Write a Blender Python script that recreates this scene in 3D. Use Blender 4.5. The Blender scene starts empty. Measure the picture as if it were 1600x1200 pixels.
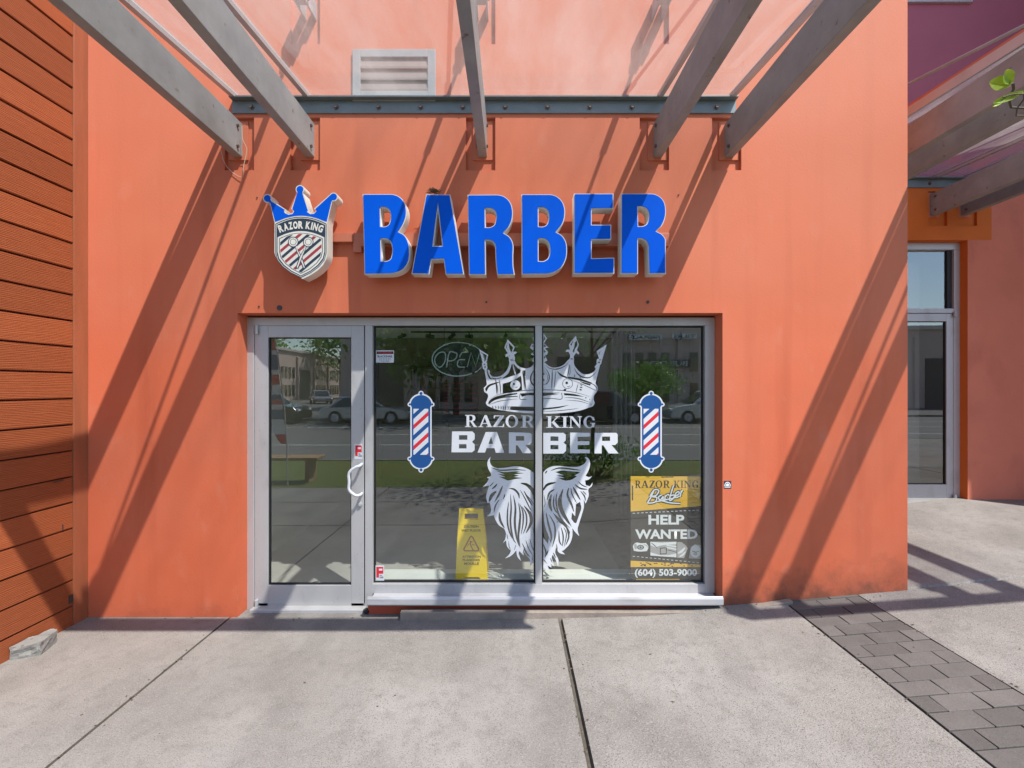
import bpy, bmesh, math, random
from mathutils import Vector, Matrix, geometry
R = math.radians
scene = bpy.context.scene
COL = scene.collection
random.seed(7)

# ------------------------------------------------------------------ camera, sky, sun, exposure
F, D, EYE, HY = 700.0, 3.42, 1.756, 605.0
cd = bpy.data.cameras.new('camera'); cam = bpy.data.objects.new('camera', cd); COL.objects.link(cam)
cam.location = (0, -D, EYE); cam.rotation_euler = (R(90), 0, 0)
cd.sensor_width = 36; cd.lens = 36 * F / 1600; cd.shift_y = (HY - 600) / 1600.0
cd.clip_start = .02; cd.clip_end = 2000
scene.camera = cam
SUN = Vector((-.455, .43, -1)).normalized()
w = bpy.data.worlds.new('World'); scene.world = w; w.use_nodes = True
nt = w.node_tree; bg = nt.nodes['Background']
sky = nt.nodes.new('ShaderNodeTexSky'); sky.sky_type = 'NISHITA'; sky.sun_disc = False
sky.sun_elevation = math.asin(-SUN.z); sky.sun_rotation = math.atan2(-SUN.x, -SUN.y)
sky.air_density = 1.0; sky.dust_density = 0.6; sky.ozone_density = 1.0
nt.links.new(sky.outputs[0], bg.inputs[0]); bg.inputs[1].default_value = .15
sl = bpy.data.lights.new('sun', 'SUN'); sl.energy = 4.0; sl.angle = R(.55); sl.color = (1, .95, .87)
so = bpy.data.objects.new('sun', sl); COL.objects.link(so)
so.rotation_euler = (-SUN).to_track_quat('Z', 'Y').to_euler()
so.location = (5, -6, 12)
scene.view_settings.view_transform = 'Standard'; scene.view_settings.look = 'None'
scene.view_settings.exposure = .88; scene.view_settings.gamma = 1
scene.cycles.max_bounces = 9; scene.cycles.transparent_max_bounces = 16
scene.cycles.diffuse_bounces = 5; scene.cycles.glossy_bounces = 4
scene.cycles.caustics_reflective = False; scene.cycles.caustics_refractive = False
scene.cycles.use_denoising = True

# ------------------------------------------------------------------ helpers
def P(x, y, Y=0.0):
    s = F / (D + Y); return ((x - 800) / s, EYE - (y - HY) / s)
def finish(o, parent, label, cat, group, kind):
    if parent is not None:
        o.parent = parent; o.matrix_parent_inverse = parent.matrix_basis.inverted()
    if label: o['label'] = label
    if cat: o['category'] = cat
    if group: o['group'] = group
    if kind: o['kind'] = kind
    return o
def root(name, loc, label, cat, group=None):
    o = bpy.data.objects.new(name, None); COL.objects.link(o); o.location = loc; o.empty_display_size = .1
    return finish(o, None, label, cat, group, None)
def obj(name, bm, mats, parent=None, label=None, cat=None, group=None, kind=None, bevel=0, smooth=False):
    me = bpy.data.meshes.new(name)
    if isinstance(bm, bmesh.types.BMesh):
        bm.normal_update(); bm.to_mesh(me); bm.free()
    else:
        me = bm; me.name = name
    for m in (mats if isinstance(mats, (list, tuple)) else [mats]): me.materials.append(m)
    if smooth:
        for p in me.polygons: p.use_smooth = True
    o = bpy.data.objects.new(name, me); COL.objects.link(o)
    if bevel:
        b = o.modifiers.new('bevel', 'BEVEL'); b.width = bevel; b.segments = 2; b.limit_method = 'ANGLE'; b.angle_limit = R(40)
    return finish(o, parent, label, cat, group, kind)
def copy_tree(o, parent=None):
    c = o.copy(); COL.objects.link(c)
    if parent is not None: c.parent = parent
    for ch in list(o.children): copy_tree(ch, c)
    return c
def box(bm, x0, x1, y0, y1, z0, z1, mi=0):
    v = [bm.verts.new(p) for p in ((x0,y0,z0),(x1,y0,z0),(x1,y1,z0),(x0,y1,z0),(x0,y0,z1),(x1,y0,z1),(x1,y1,z1),(x0,y1,z1))]
    for f in ((0,3,2,1),(4,5,6,7),(0,1,5,4),(1,2,6,5),(2,3,7,6),(3,0,4,7)):
        bm.faces.new([v[i] for i in f]).material_index = mi
def nb(): return bmesh.new()
def boxes(*bs):
    bm = nb()
    for b in bs: box(bm, *b)
    return bm
def tube(bm, pts, r, n=8, cap=True, mi=0):
    pts = [Vector(p) for p in pts]; rings = []
    up = Vector((0.13, .21, 1)).normalized()
    for i, p in enumerate(pts):
        a = pts[max(i-1, 0)]; b = pts[min(i+1, len(pts)-1)]
        t = (b - a).normalized(); s = t.cross(up)
        if s.length < 1e-3: s = t.cross(Vector((1, 0, 0)))
        s.normalize(); u = s.cross(t); rr = r[i] if isinstance(r, (list, tuple)) else r
        rings.append([bm.verts.new(p + (s*math.cos(k*2*math.pi/n) + u*math.sin(k*2*math.pi/n))*rr) for k in range(n)])
    for a, b in zip(rings, rings[1:]):
        for k in range(n): bm.faces.new((a[k], a[(k+1)%n], b[(k+1)%n], b[k])).material_index = mi
    if cap:
        bm.faces.new(rings[0][::-1]).material_index = mi; bm.faces.new(rings[-1]).material_index = mi
def smooth_path(pts, n=6):
    out = []
    pts = [Vector(p) for p in pts]
    for i in range(len(pts)-1):
        p0 = pts[max(i-1,0)]; p1 = pts[i]; p2 = pts[i+1]; p3 = pts[min(i+2, len(pts)-1)]
        for k in range(n):
            t = k/n
            out.append(.5*((2*p1)+(p2-p0)*t+(2*p0-5*p1+4*p2-p3)*t*t+(3*p1-p0-3*p2+p3)*t**3))
    out.append(pts[-1]); return out
def prism(bm, poly, axis, a, b, mi=0):
    """poly in the two other axes, extruded along axis ('x','y','z') from a to b"""
    def mk(p, t):
        return {'x': (t, p[0], p[1]), 'y': (p[0], t, p[1]), 'z': (p[0], p[1], t)}[axis]
    va = [bm.verts.new(mk(p, a)) for p in poly]; vb = [bm.verts.new(mk(p, b)) for p in poly]
    n = len(poly); fs = [bm.faces.new(va), bm.faces.new(vb[::-1])]
    for i in range(n): fs.append(bm.faces.new((va[i], vb[i], vb[(i+1)%n], va[(i+1)%n])))
    for f in fs: f.material_index = mi
    bmesh.ops.recalc_face_normals(bm, faces=fs)

# 2-D curve outlines ------------------------------------------------
def rounded(poly, ang=38, n=5):
    """closed outline: corners sharper than ang stay, the rest is smoothed"""
    P_ = [Vector(p) for p in poly]; N = len(P_); tan = []
    for i in range(N):
        a = (P_[i]-P_[i-1]); b = (P_[(i+1)%N]-P_[i])
        if a.length < 1e-9 or b.length < 1e-9: tan.append(None); continue
        an = a.angle(b)
        if an > R(ang): tan.append(None)
        elif a.length > 2.2*b.length: tan.append(a.normalized())
        elif b.length > 2.2*a.length: tan.append(b.normalized())
        else: tan.append((a.normalized()*b.length + b.normalized()*a.length).normalized())
    out = []
    for i in range(N):
        p, q = P_[i], P_[(i+1)%N]; d = (q-p); L = d.length; u = d.normalized() if L > 1e-9 else d
        t0 = tan[i] or u; t1 = tan[(i+1)%N] or u
        if tan[i] is None and tan[(i+1)%N] is None: out.append(p); continue
        for k in range(n):
            t = k/n; h1 = 2*t**3-3*t*t+1; h2 = -2*t**3+3*t*t; h3 = t**3-2*t*t+t; h4 = t**3-t*t
            out.append(p*h1 + q*h2 + t0*L*h3 + t1*L*h4)
    return [(v.x, v.y) for v in out]
def ell(cx, cy, rx, ry=None, n=28, a0=0, a1=360):
    ry = ry or rx; m = n if a1-a0 == 360 else n+1
    return [(cx+rx*math.cos(R(a0+(a1-a0)*k/n)), cy+ry*math.sin(R(a0+(a1-a0)*k/n))) for k in range(m)]
def stroke(pts, wd, taper=True, n=6):
    q = smooth_path([(p[0], p[1], 0) for p in pts], n); L = len(q); a, b = [], []
    for i, p in enumerate(q):
        t = (q[min(i+1, L-1)] - q[max(i-1, 0)]).normalized(); nn = Vector((-t.y, t.x, 0))
        r = wd/2*(max(.06, math.sin(math.pi*min(1, max(0, i/(L-1))))**.7) if taper else 1)
        a.append(p + nn*r); b.append(p - nn*r)
    return [(v.x, v.y) for v in a + b[::-1]]
def curve_mesh(polys, extrude=0.0, offset=0.0, bev=0.0):
    """filled outline (even-odd holes) in XY -> mesh"""
    cu = bpy.data.curves.new('tmp', 'CURVE'); cu.dimensions = '2D'; cu.fill_mode = 'BOTH' if extrude else 'FRONT'
    cu.extrude = extrude; cu.offset = offset; cu.bevel_depth = bev
    for pl in polys:
        s = cu.splines.new('POLY'); s.points.add(len(pl)-1)
        for i, p in enumerate(pl): s.points[i].co = (p[0], p[1], 0, 1)
        s.use_cyclic_u = True
    o = bpy.data.objects.new('tmp', cu); me = bpy.data.meshes.new_from_object(o)
    bpy.data.objects.remove(o); bpy.data.curves.remove(cu); return me
def text_mesh(s, bold=0.0, shear=0.0, extrude=0.0, align='LEFT', spacing=1.0, line=1.0):
    cu = bpy.data.curves.new('tmp', 'FONT'); cu.body = s; cu.offset = bold; cu.shear = shear; cu.extrude = extrude
    cu.align_x = align; cu.space_character = spacing; cu.space_line = line; cu.resolution_u = 3
    cu.fill_mode = 'BOTH' if extrude else 'FRONT'
    o = bpy.data.objects.new('tmp', cu); me = bpy.data.meshes.new_from_object(o)
    bpy.data.objects.remove(o); bpy.data.curves.remove(cu); return me
def fit(me, x0, x1, z0, z1, Y):
    """lay an XY mesh into the wall plane at depth Y, filling x0..x1 by z0..z1"""
    xs = [v.co.x for v in me.vertices]; ys = [v.co.y for v in me.vertices]
    a, b, c, d = min(xs), max(xs), min(ys), max(ys)
    for v in me.vertices:
        v.co = (x0+(v.co.x-a)/(b-a)*(x1-x0), Y - v.co.z, z0+(v.co.y-c)/(d-c)*(z1-z0))
    return me
def fitp(me, px0, py0, px1, py1, Y):
    x0, z1 = P(px0, py0, Y); x1, z0 = P(px1, py1, Y); return fit(me, x0, x1, z0, z1, Y)
def to_wall(me, Y):
    for v in me.vertices: v.co = (v.co.x, Y - v.co.z, v.co.y)
    return me
def merge(bm, me, mi=0):
    n = len(bm.faces); bm.from_mesh(me); bm.faces.ensure_lookup_table()
    for f in bm.faces[n:]: f.material_index = mi
    bpy.data.meshes.remove(me)
def paint(layers, Y):
    """flat artwork: later layers win; material index -1 cuts a hole. One mesh without overlaps."""
    vs, es, info = [], [], []
    for mi, pl in layers:
        k = len(vs); n = len(pl); vs += [Vector(p) for p in pl]; es += [(k+i, k+(i+1) % n) for i in range(n)]
        X = [p[0] for p in pl]; Z = [p[1] for p in pl]; info.append((mi, pl, min(X), max(X), min(Z), max(Z)))
    V, E, Fc, _, _, _ = geometry.delaunay_2d_cdt(vs, es, [], 0, 1e-6, False)
    bm = nb(); bv = [bm.verts.new((v.x, Y, v.y)) for v in V]
    for f in Fc:
        cx = sum(V[i].x for i in f)/len(f); cz = sum(V[i].y for i in f)/len(f); mi = -1
        for m_, pl, a, b, c, d in reversed(info):
            if not (a <= cx <= b and c <= cz <= d): continue
            w_ = 0
            for j in range(len(pl)):        # winding number, so strokes that cross themselves stay solid
                p, q = pl[j-1], pl[j]
                if p[1] <= cz:
                    if q[1] > cz and (q[0]-p[0])*(cz-p[1]) - (cx-p[0])*(q[1]-p[1]) > 0: w_ += 1
                elif q[1] <= cz and (q[0]-p[0])*(cz-p[1]) - (cx-p[0])*(q[1]-p[1]) < 0: w_ -= 1
            if w_: mi = m_; break
        if mi < 0: continue
        try: bm.faces.new([bv[i] for i in f]).material_index = mi
        except ValueError: pass
    bmesh.ops.delete(bm, geom=[v for v in bm.verts if not v.link_faces], context='VERTS')
    for f in bm.faces:
        f.normal_update()
        if f.normal.y > 0: f.normal_flip()
    return bm
def geometry_area(pl):
    return .5*sum(pl[i-1][0]*pl[i][1]-pl[i][0]*pl[i-1][1] for i in range(len(pl)))
def crop(ox, oy, sc, Y):
    """points read in an enlarged crop of the artwork -> metres in the plane at depth Y"""
    return lambda pts: [P(ox + x/sc, oy + y/sc, Y) for x, y in pts]

# ------------------------------------------------------------------ materials
def pbr(name, col, rough=.6, metal=0.0, var=0.0, vscale=3.0, stretch=(1,1,1), bump=0.0, bscale=60.0, spec=.5,
        spots=None, blot=None, coat=0, bdist=.004):
    m = bpy.data.materials.new(name); m.use_nodes = True; t = m.node_tree; N = t.nodes; Lk = t.links
    b = N['Principled BSDF']; b.inputs['Roughness'].default_value = rough; b.inputs['Metallic'].default_value = metal
    b.inputs['Specular IOR Level'].default_value = spec; b.inputs['Coat Weight'].default_value = coat
    b.inputs['Base Color'].default_value = (*col, 1)
    tc = N.new('ShaderNodeTexCoord'); mp = N.new('ShaderNodeMapping'); mp.inputs['Scale'].default_value = stretch
    Lk.new(tc.outputs['Object'], mp.inputs[0]); src = None
    if var:
        n = N.new('ShaderNodeTexNoise'); n.inputs['Scale'].default_value = vscale; n.inputs['Detail'].default_value = 8
        n.inputs['Roughness'].default_value = .62
        Lk.new(mp.outputs[0], n.inputs['Vector'])
        r = N.new('ShaderNodeValToRGB'); r.color_ramp.elements[0].position = .3; r.color_ramp.elements[1].position = .7
        r.color_ramp.elements[0].color = (*[c*(1-var) for c in col], 1); r.color_ramp.elements[1].color = (*[min(1, c*(1+var)) for c in col], 1)
        Lk.new(n.outputs[0], r.inputs[0]); src = r.outputs[0]
    for (c2, sc, lo, hi, amt, st) in (blot or []):
        n = N.new('ShaderNodeTexNoise'); n.inputs['Scale'].default_value = sc; n.inputs['Detail'].default_value = 6
        m2 = N.new('ShaderNodeMapping'); m2.inputs['Scale'].default_value = st; m2.inputs['Location'].default_value = (sc*3.1, 1.7, sc)
        Lk.new(tc.outputs['Object'], m2.inputs[0]); Lk.new(m2.outputs[0], n.inputs['Vector'])
        r = N.new('ShaderNodeMapRange'); r.inputs[1].default_value = lo; r.inputs[2].default_value = hi; r.inputs[4].default_value = amt
        Lk.new(n.outputs[0], r.inputs[0])
        mx = N.new('ShaderNodeMix'); mx.data_type = 'RGBA'; Lk.new(r.outputs[0], mx.inputs[0])
        if src: Lk.new(src, mx.inputs[6])
        else: mx.inputs[6].default_value = (*col, 1)
        mx.inputs[7].default_value = (*c2, 1); src = mx.outputs[2]
    for (c2, sc, size) in (spots or []):
        v = N.new('ShaderNodeTexVoronoi'); v.inputs['Scale'].default_value = sc; Lk.new(tc.outputs['Object'], v.inputs['Vector'])
        r = N.new('ShaderNodeMapRange'); r.inputs[1].default_value = size; r.inputs[2].default_value = size*.6
        Lk.new(v.outputs['Distance'], r.inputs[0])
        mx = N.new('ShaderNodeMix'); mx.data_type = 'RGBA'; Lk.new(r.outputs[0], mx.inputs[0])
        if src: Lk.new(src, mx.inputs[6])
        else: mx.inputs[6].default_value = (*col, 1)
        mx.inputs[7].default_value = (*c2, 1); src = mx.outputs[2]
    if src: Lk.new(src, b.inputs['Base Color'])
    if bump:
        n = N.new('ShaderNodeTexNoise'); n.inputs['Scale'].default_value = bscale; n.inputs['Detail'].default_value = 5
        Lk.new(mp.outputs[0], n.inputs['Vector'])
        bp = N.new('ShaderNodeBump'); bp.inputs['Strength'].default_value = bump; bp.inputs['Distance'].default_value = bdist
        Lk.new(n.outputs[0], bp.inputs['Height']); Lk.new(bp.outputs[0], b.inputs['Normal'])
    return m
def thin_glass(name, ior=2.2, tint=(.93,.97,.95), rough=0.0, dirt=None):
    m = bpy.data.materials.new(name); m.use_nodes = True; t = m.node_tree; N = t.nodes; Lk = t.links
    for n in list(N): N.remove(n)
    out = N.new('ShaderNodeOutputMaterial'); fr = N.new('ShaderNodeFresnel'); fr.inputs[0].default_value = ior
    tr = N.new('ShaderNodeBsdfTransparent'); tr.inputs[0].default_value = (*tint, 1)
    gl = N.new('ShaderNodeBsdfGlossy'); gl.inputs['Roughness'].default_value = rough; gl.inputs[0].default_value = (.95,1,.98,1)
    mx = N.new('ShaderNodeMixShader'); Lk.new(tr.outputs[0], mx.inputs[1]); Lk.new(gl.outputs[0], mx.inputs[2])
    # the fresnel of a thin pane is the same from both faces
    geo = N.new('ShaderNodeNewGeometry'); dt = N.new('ShaderNodeVectorMath'); dt.operation = 'DOT_PRODUCT'
    Lk.new(geo.outputs['Incoming'], dt.inputs[0]); Lk.new(geo.outputs['Normal'], dt.inputs[1])
    ab = N.new('ShaderNodeMath'); ab.operation = 'ABSOLUTE'; Lk.new(dt.outputs['Value'], ab.inputs[0])
    on = N.new('ShaderNodeMath'); on.operation = 'SUBTRACT'; on.inputs[0].default_value = 1; Lk.new(ab.outputs[0], on.inputs[1])
    pw = N.new('ShaderNodeMath'); pw.operation = 'POWER'; pw.inputs[1].default_value = 5; Lk.new(on.outputs[0], pw.inputs[0])
    f0 = ((ior-1)/(ior+1))**2
    mr = N.new('ShaderNodeMapRange'); mr.inputs[3].default_value = f0; mr.inputs[4].default_value = 1; Lk.new(pw.outputs[0], mr.inputs[0])
    Lk.new(mr.outputs[0], mx.inputs[0]); src = mx.outputs[0]; N.remove(fr)
    if dirt:
        col, lo, hi, sc = dirt
        tc = N.new('ShaderNodeTexCoord'); mp = N.new('ShaderNodeMapping'); mp.inputs['Scale'].default_value = (1.0, .25, 1)
        mp.inputs['Rotation'].default_value = (0, 0, R(12))
        Lk.new(tc.outputs['Object'], mp.inputs[0])
        n = N.new('ShaderNodeTexNoise'); n.inputs['Scale'].default_value = sc; n.inputs['Detail'].default_value = 9; n.inputs['Roughness'].default_value = .7
        Lk.new(mp.outputs[0], n.inputs['Vector'])
        r = N.new('ShaderNodeMapRange'); r.inputs[1].default_value = .35; r.inputs[2].default_value = .75
        r.inputs[3].default_value = lo; r.inputs[4].default_value = hi; Lk.new(n.outputs[0], r.inputs[0])
        df = N.new('ShaderNodeBsdfDiffuse'); df.inputs[0].default_value = (*col, 1)
        tl = N.new('ShaderNodeBsdfTranslucent'); tl.inputs[0].default_value = (*col, 1)
        m1 = N.new('ShaderNodeMixShader'); m1.inputs[0].default_value = .6; Lk.new(df.outputs[0], m1.inputs[1]); Lk.new(tl.outputs[0], m1.inputs[2])
        m2 = N.new('ShaderNodeMixShader'); Lk.new(r.outputs[0], m2.inputs[0]); Lk.new(src, m2.inputs[1]); Lk.new(m1.outputs[0], m2.inputs[2]); src = m2.outputs[0]
    Lk.new(src, out.inputs[0]); return m

SAL = (.61, .137, .062)
M = {}
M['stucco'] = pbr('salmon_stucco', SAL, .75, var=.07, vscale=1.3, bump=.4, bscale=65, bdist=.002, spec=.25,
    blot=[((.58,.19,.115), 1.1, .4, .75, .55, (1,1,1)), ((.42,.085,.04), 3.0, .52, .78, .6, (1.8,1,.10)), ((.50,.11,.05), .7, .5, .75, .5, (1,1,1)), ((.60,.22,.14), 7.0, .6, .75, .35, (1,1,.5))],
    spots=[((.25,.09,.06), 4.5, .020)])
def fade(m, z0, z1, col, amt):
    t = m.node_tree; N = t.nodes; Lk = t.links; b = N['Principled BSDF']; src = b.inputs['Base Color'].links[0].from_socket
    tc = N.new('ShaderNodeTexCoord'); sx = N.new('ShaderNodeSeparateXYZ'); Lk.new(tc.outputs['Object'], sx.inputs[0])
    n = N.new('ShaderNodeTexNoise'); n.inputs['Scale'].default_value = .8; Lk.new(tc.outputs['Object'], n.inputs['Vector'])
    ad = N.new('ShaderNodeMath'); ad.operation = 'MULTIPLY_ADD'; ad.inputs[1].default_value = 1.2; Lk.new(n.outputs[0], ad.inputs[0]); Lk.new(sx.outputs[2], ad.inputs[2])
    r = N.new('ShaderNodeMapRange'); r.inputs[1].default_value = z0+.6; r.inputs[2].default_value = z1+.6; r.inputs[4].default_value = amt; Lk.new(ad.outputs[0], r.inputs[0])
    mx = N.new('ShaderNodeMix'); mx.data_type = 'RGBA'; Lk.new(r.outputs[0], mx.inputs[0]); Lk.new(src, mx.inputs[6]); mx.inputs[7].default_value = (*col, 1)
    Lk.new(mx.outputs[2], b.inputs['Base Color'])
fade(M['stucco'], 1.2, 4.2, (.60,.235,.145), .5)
def grime(m, z1, col, amt):      # splash dirt along the foot of a wall
    t = m.node_tree; N = t.nodes; Lk = t.links; b = N['Principled BSDF']; src = b.inputs['Base Color'].links[0].from_socket
    tc = N.new('ShaderNodeTexCoord'); sx = N.new('ShaderNodeSeparateXYZ'); Lk.new(tc.outputs['Object'], sx.inputs[0])
    n = N.new('ShaderNodeTexNoise'); n.inputs['Scale'].default_value = 5; n.inputs['Detail'].default_value = 8; n.inputs['Roughness'].default_value = .7; Lk.new(tc.outputs['Object'], n.inputs['Vector'])
    ad = N.new('ShaderNodeMath'); ad.operation = 'MULTIPLY_ADD'; ad.inputs[1].default_value = -.7; Lk.new(n.outputs[0], ad.inputs[0]); Lk.new(sx.outputs[2], ad.inputs[2])
    sl_ = N.new('ShaderNodeMath'); sl_.operation = 'MULTIPLY_ADD'; sl_.inputs[1].default_value = -.07; Lk.new(sx.outputs[0], sl_.inputs[0]); Lk.new(ad.outputs[0], sl_.inputs[2])
    r = N.new('ShaderNodeMapRange'); r.inputs[1].default_value = z1-.35; r.inputs[2].default_value = z1-.62; r.inputs[4].default_value = amt; Lk.new(sl_.outputs[0], r.inputs[0])
    mx = N.new('ShaderNodeMix'); mx.data_type = 'RGBA'; Lk.new(r.outputs[0], mx.inputs[0]); Lk.new(src, mx.inputs[6]); mx.inputs[7].default_value = (*col, 1)
    Lk.new(mx.outputs[2], b.inputs['Base Color'])
grime(M['stucco'], .25, (.22,.075,.045), .65); grime(M['stucco'], .075, (.07,.05,.035), .8)
M['stucco_shade'] = pbr('rose_stucco', (.64,.20,.125), .8, var=.08, vscale=1.6, bump=.25, bscale=90, bdist=.002, spec=.2,
    blot=[((.25,.06,.045), 2.2, .55, .8, .5, (1,1,.5))])
M['plum'] = pbr('plum_shade_stucco', (.40,.125,.165), .8, var=.06, vscale=1.5, bump=.25, bscale=90, bdist=.002, spec=.2)
M['orange'] = pbr('orange_bounce_stucco', (.62,.15,.03), .75, var=.08, vscale=2, bump=.2, bscale=90, bdist=.002, spec=.2)
M['red_paint'] = pbr('red_orange_paint', (.5,.085,.04), .6, var=.08, vscale=5)
M['raceway'] = pbr('salmon_metal', (.50,.15,.085), .45, var=.04, vscale=4)
M['trim'] = pbr('brown_trim', (.29,.085,.036), .65, var=.12, vscale=4, stretch=(4,4,.5), bump=.3, bscale=40)
M['steel'] = pbr('weathered_steel', (.28,.295,.295), .6, .1, var=.14, vscale=5, stretch=(1,1,1), bump=.3, bscale=70, bdist=.002,
    blot=[((.36,.38,.38), 5, .5, .75, .5, (1,1,1)), ((.14,.07,.035), 9, .66, .74, .8, (2,2,2)), ((.20,.20,.19), 2.5, .5, .8, .6, (1,1,1))])
M['bracket'] = pbr('blue_grey_steel', (.17,.20,.205), .45, .2, var=.12, vscale=6, bump=.1, bscale=50)
M['alu'] = pbr('anodised_aluminium', (.475,.472,.475), .42, .25, var=.07, vscale=2.5, stretch=(1,1,.3), bump=.03, bscale=40, blot=[((.33,.31,.30), 7, .56, .8, .6, (1,1,.5)), ((.25,.23,.21), 40, .66, .74, .5, (1,1,1))])
M['alu_white'] = pbr('white_flashing', (.42,.42,.44), .4, .1, var=.06, vscale=3, blot=[((.25,.235,.22), 7, .52, .75, .6, (.5,1,1.5))])
M['vent'] = pbr('vent_grey', (.30,.30,.30), .5, var=.06, vscale=4, blot=[((.25,.23,.21), 9, .55, .75, .6, (1,1,1))])
M['vent_slat'] = pbr('vent_slat', (.22,.17,.15), .6)
M['gasket'] = pbr('black_gasket', (.012,.012,.014), .5)
M['black'] = pbr('black_plastic', (.012,.012,.013), .35)
M['dark'] = pbr('dark_metal', (.05,.05,.05), .5, .3)
M['screw'] = pbr('dull_screw', (.18,.14,.11), .45, .6)
M['white'] = pbr('white_vinyl', (.62,.64,.68), .4)
M['sign_white'] = pbr('sign_white', (.72,.70,.64), .45, var=.05, vscale=8, blot=[((.42,.36,.28), 9, .6, .8, .4, (1,1,1))])
M['sign_blue'] = pbr('sign_blue', (.0005,.10,.70), .45, var=.04, vscale=3, spec=.08)
M['navy'] = pbr('sign_navy', (.02,.035,.06), .4)
M['pole_blue'] = pbr('vinyl_blue', (.008,.07,.24), .4)
M['pole_red'] = pbr('vinyl_red', (.62,.02,.035), .4)
M['sign_red'] = pbr('sign_red', (.35,.03,.04), .4)
M['yellow'] = pbr('poster_yellow', (.85,.50,.05), .45, var=.06, vscale=9)
M['charcoal'] = pbr('poster_charcoal', (.055,.05,.045), .45)
M['poster_white'] = pbr('poster_white', (.82,.85,.86), .45)
M['poster_ink'] = pbr('poster_ink', (.05,.03,.015), .5)
M['cone_yellow'] = pbr('sign_yellow', (1.0,.67,.01), .4, var=.06, vscale=8)
M['cone_ink'] = pbr('sign_ink', (.16,.09,.01), .5)
M['cone_red'] = pbr('sign_warning_red', (.42,.10,.01), .5)
M['tape'] = pbr('white_wire', (.6,.52,.42), .6)
M['rubber'] = pbr('rubber', (.02,.02,.02), .8)
M['glass'] = thin_glass('shop_glass', 2.5, (.93,.95,.93))
M['roof_glass'] = thin_glass('dirty_canopy_glass', 1.6, (.95,.965,.97), 0, ((.56,.55,.53), .10, .38, 3.2))
M['block'] = pbr('rough_concrete_block', (.20,.20,.19), .9, var=.2, vscale=14, bump=.9, bscale=45, bdist=.006, spots=[((.12,.10,.08), 22, .22)])
M['nest'] = pbr('dry_twigs', (.12,.09,.06), .9, var=.3, vscale=40)

def wood_mat():
    m = bpy.data.materials.new('stained_siding'); m.use_nodes = True; t = m.node_tree; N = t.nodes; Lk = t.links
    b = N['Principled BSDF']; b.inputs['Roughness'].default_value = .6; b.inputs['Specular IOR Level'].default_value = .3
    tc = N.new('ShaderNodeTexCoord'); mp = N.new('ShaderNodeMapping'); mp.inputs['Scale'].default_value = (1, .9, 9)
    Lk.new(tc.outputs['Object'], mp.inputs[0])
    n0 = N.new('ShaderNodeTexNoise'); n0.inputs['Scale'].default_value = 1.6; n0.inputs['Detail'].default_value = 3; Lk.new(mp.outputs[0], n0.inputs['Vector'])
    wv = N.new('ShaderNodeTexWave'); wv.wave_type = 'BANDS'; wv.bands_direction = 'Z'; wv.inputs['Scale'].default_value = 3.2
    wv.inputs['Distortion'].default_value = 7; wv.inputs['Detail'].default_value = 3; wv.inputs['Detail Scale'].default_value = .8
    Lk.new(mp.outputs[0], wv.inputs['Vector'])
    n1 = N.new('ShaderNodeTexNoise'); n1.inputs['Scale'].default_value = 22; n1.inputs['Detail'].default_value = 6
    m2 = N.new('ShaderNodeMapping'); m2.inputs['Scale'].default_value = (1, .5, 12); Lk.new(tc.outputs['Object'], m2.inputs[0]); Lk.new(m2.outputs[0], n1.inputs['Vector'])
    ad = N.new('ShaderNodeMath'); ad.operation = 'MULTIPLY_ADD'; ad.inputs[1].default_value = .45; Lk.new(wv.outputs['Fac'], ad.inputs[0])
    mu = N.new('ShaderNodeMath'); mu.operation = 'MULTIPLY'; mu.inputs[1].default_value = .6; Lk.new(n1.outputs[0], mu.inputs[0]); Lk.new(mu.outputs[0], ad.inputs[2])
    r = N.new('ShaderNodeValToRGB'); e = r.color_ramp.elements; e[0].position = .15; e[0].color = (.20,.048,.017,1); e[1].position = .85; e[1].color = (.35,.098,.036,1)
    Lk.new(ad.outputs[0], r.inputs[0])
    # each board its own tone
    sx = N.new('ShaderNodeSeparateXYZ'); Lk.new(tc.outputs['Object'], sx.inputs[0])
    dv = N.new('ShaderNodeMath'); dv.operation = 'MULTIPLY_ADD'; dv.inputs[1].default_value = 1/.191; dv.inputs[2].default_value = -BOARD0/.191+40; Lk.new(sx.outputs[2], dv.inputs[0])
    fl = N.new('ShaderNodeMath'); fl.operation = 'FLOOR'; Lk.new(dv.outputs[0], fl.inputs[0])
    wn = N.new('ShaderNodeTexWhiteNoise'); wn.noise_dimensions = '1D'; Lk.new(fl.outputs[0], wn.inputs['W'])
    mr = N.new('ShaderNodeMapRange'); mr.inputs[3].default_value = .78; mr.inputs[4].default_value = 1.12; Lk.new(wn.outputs[0], mr.inputs[0])
    vm = N.new('ShaderNodeVectorMath'); vm.operation = 'SCALE'; Lk.new(r.outputs[0], vm.inputs[0]); Lk.new(mr.outputs[0], vm.inputs['Scale'])
    Lk.new(vm.outputs[0], b.inputs['Base Color'])
    bp = N.new('ShaderNodeBump'); bp.inputs['Strength'].default_value = .5; bp.inputs['Distance'].default_value = .005
    Lk.new(ad.outputs[0], bp.inputs['Height']); Lk.new(bp.outputs[0], b.inputs['Normal'])
    return m
BOARD0 = .139
M['siding'] = wood_mat()

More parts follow.
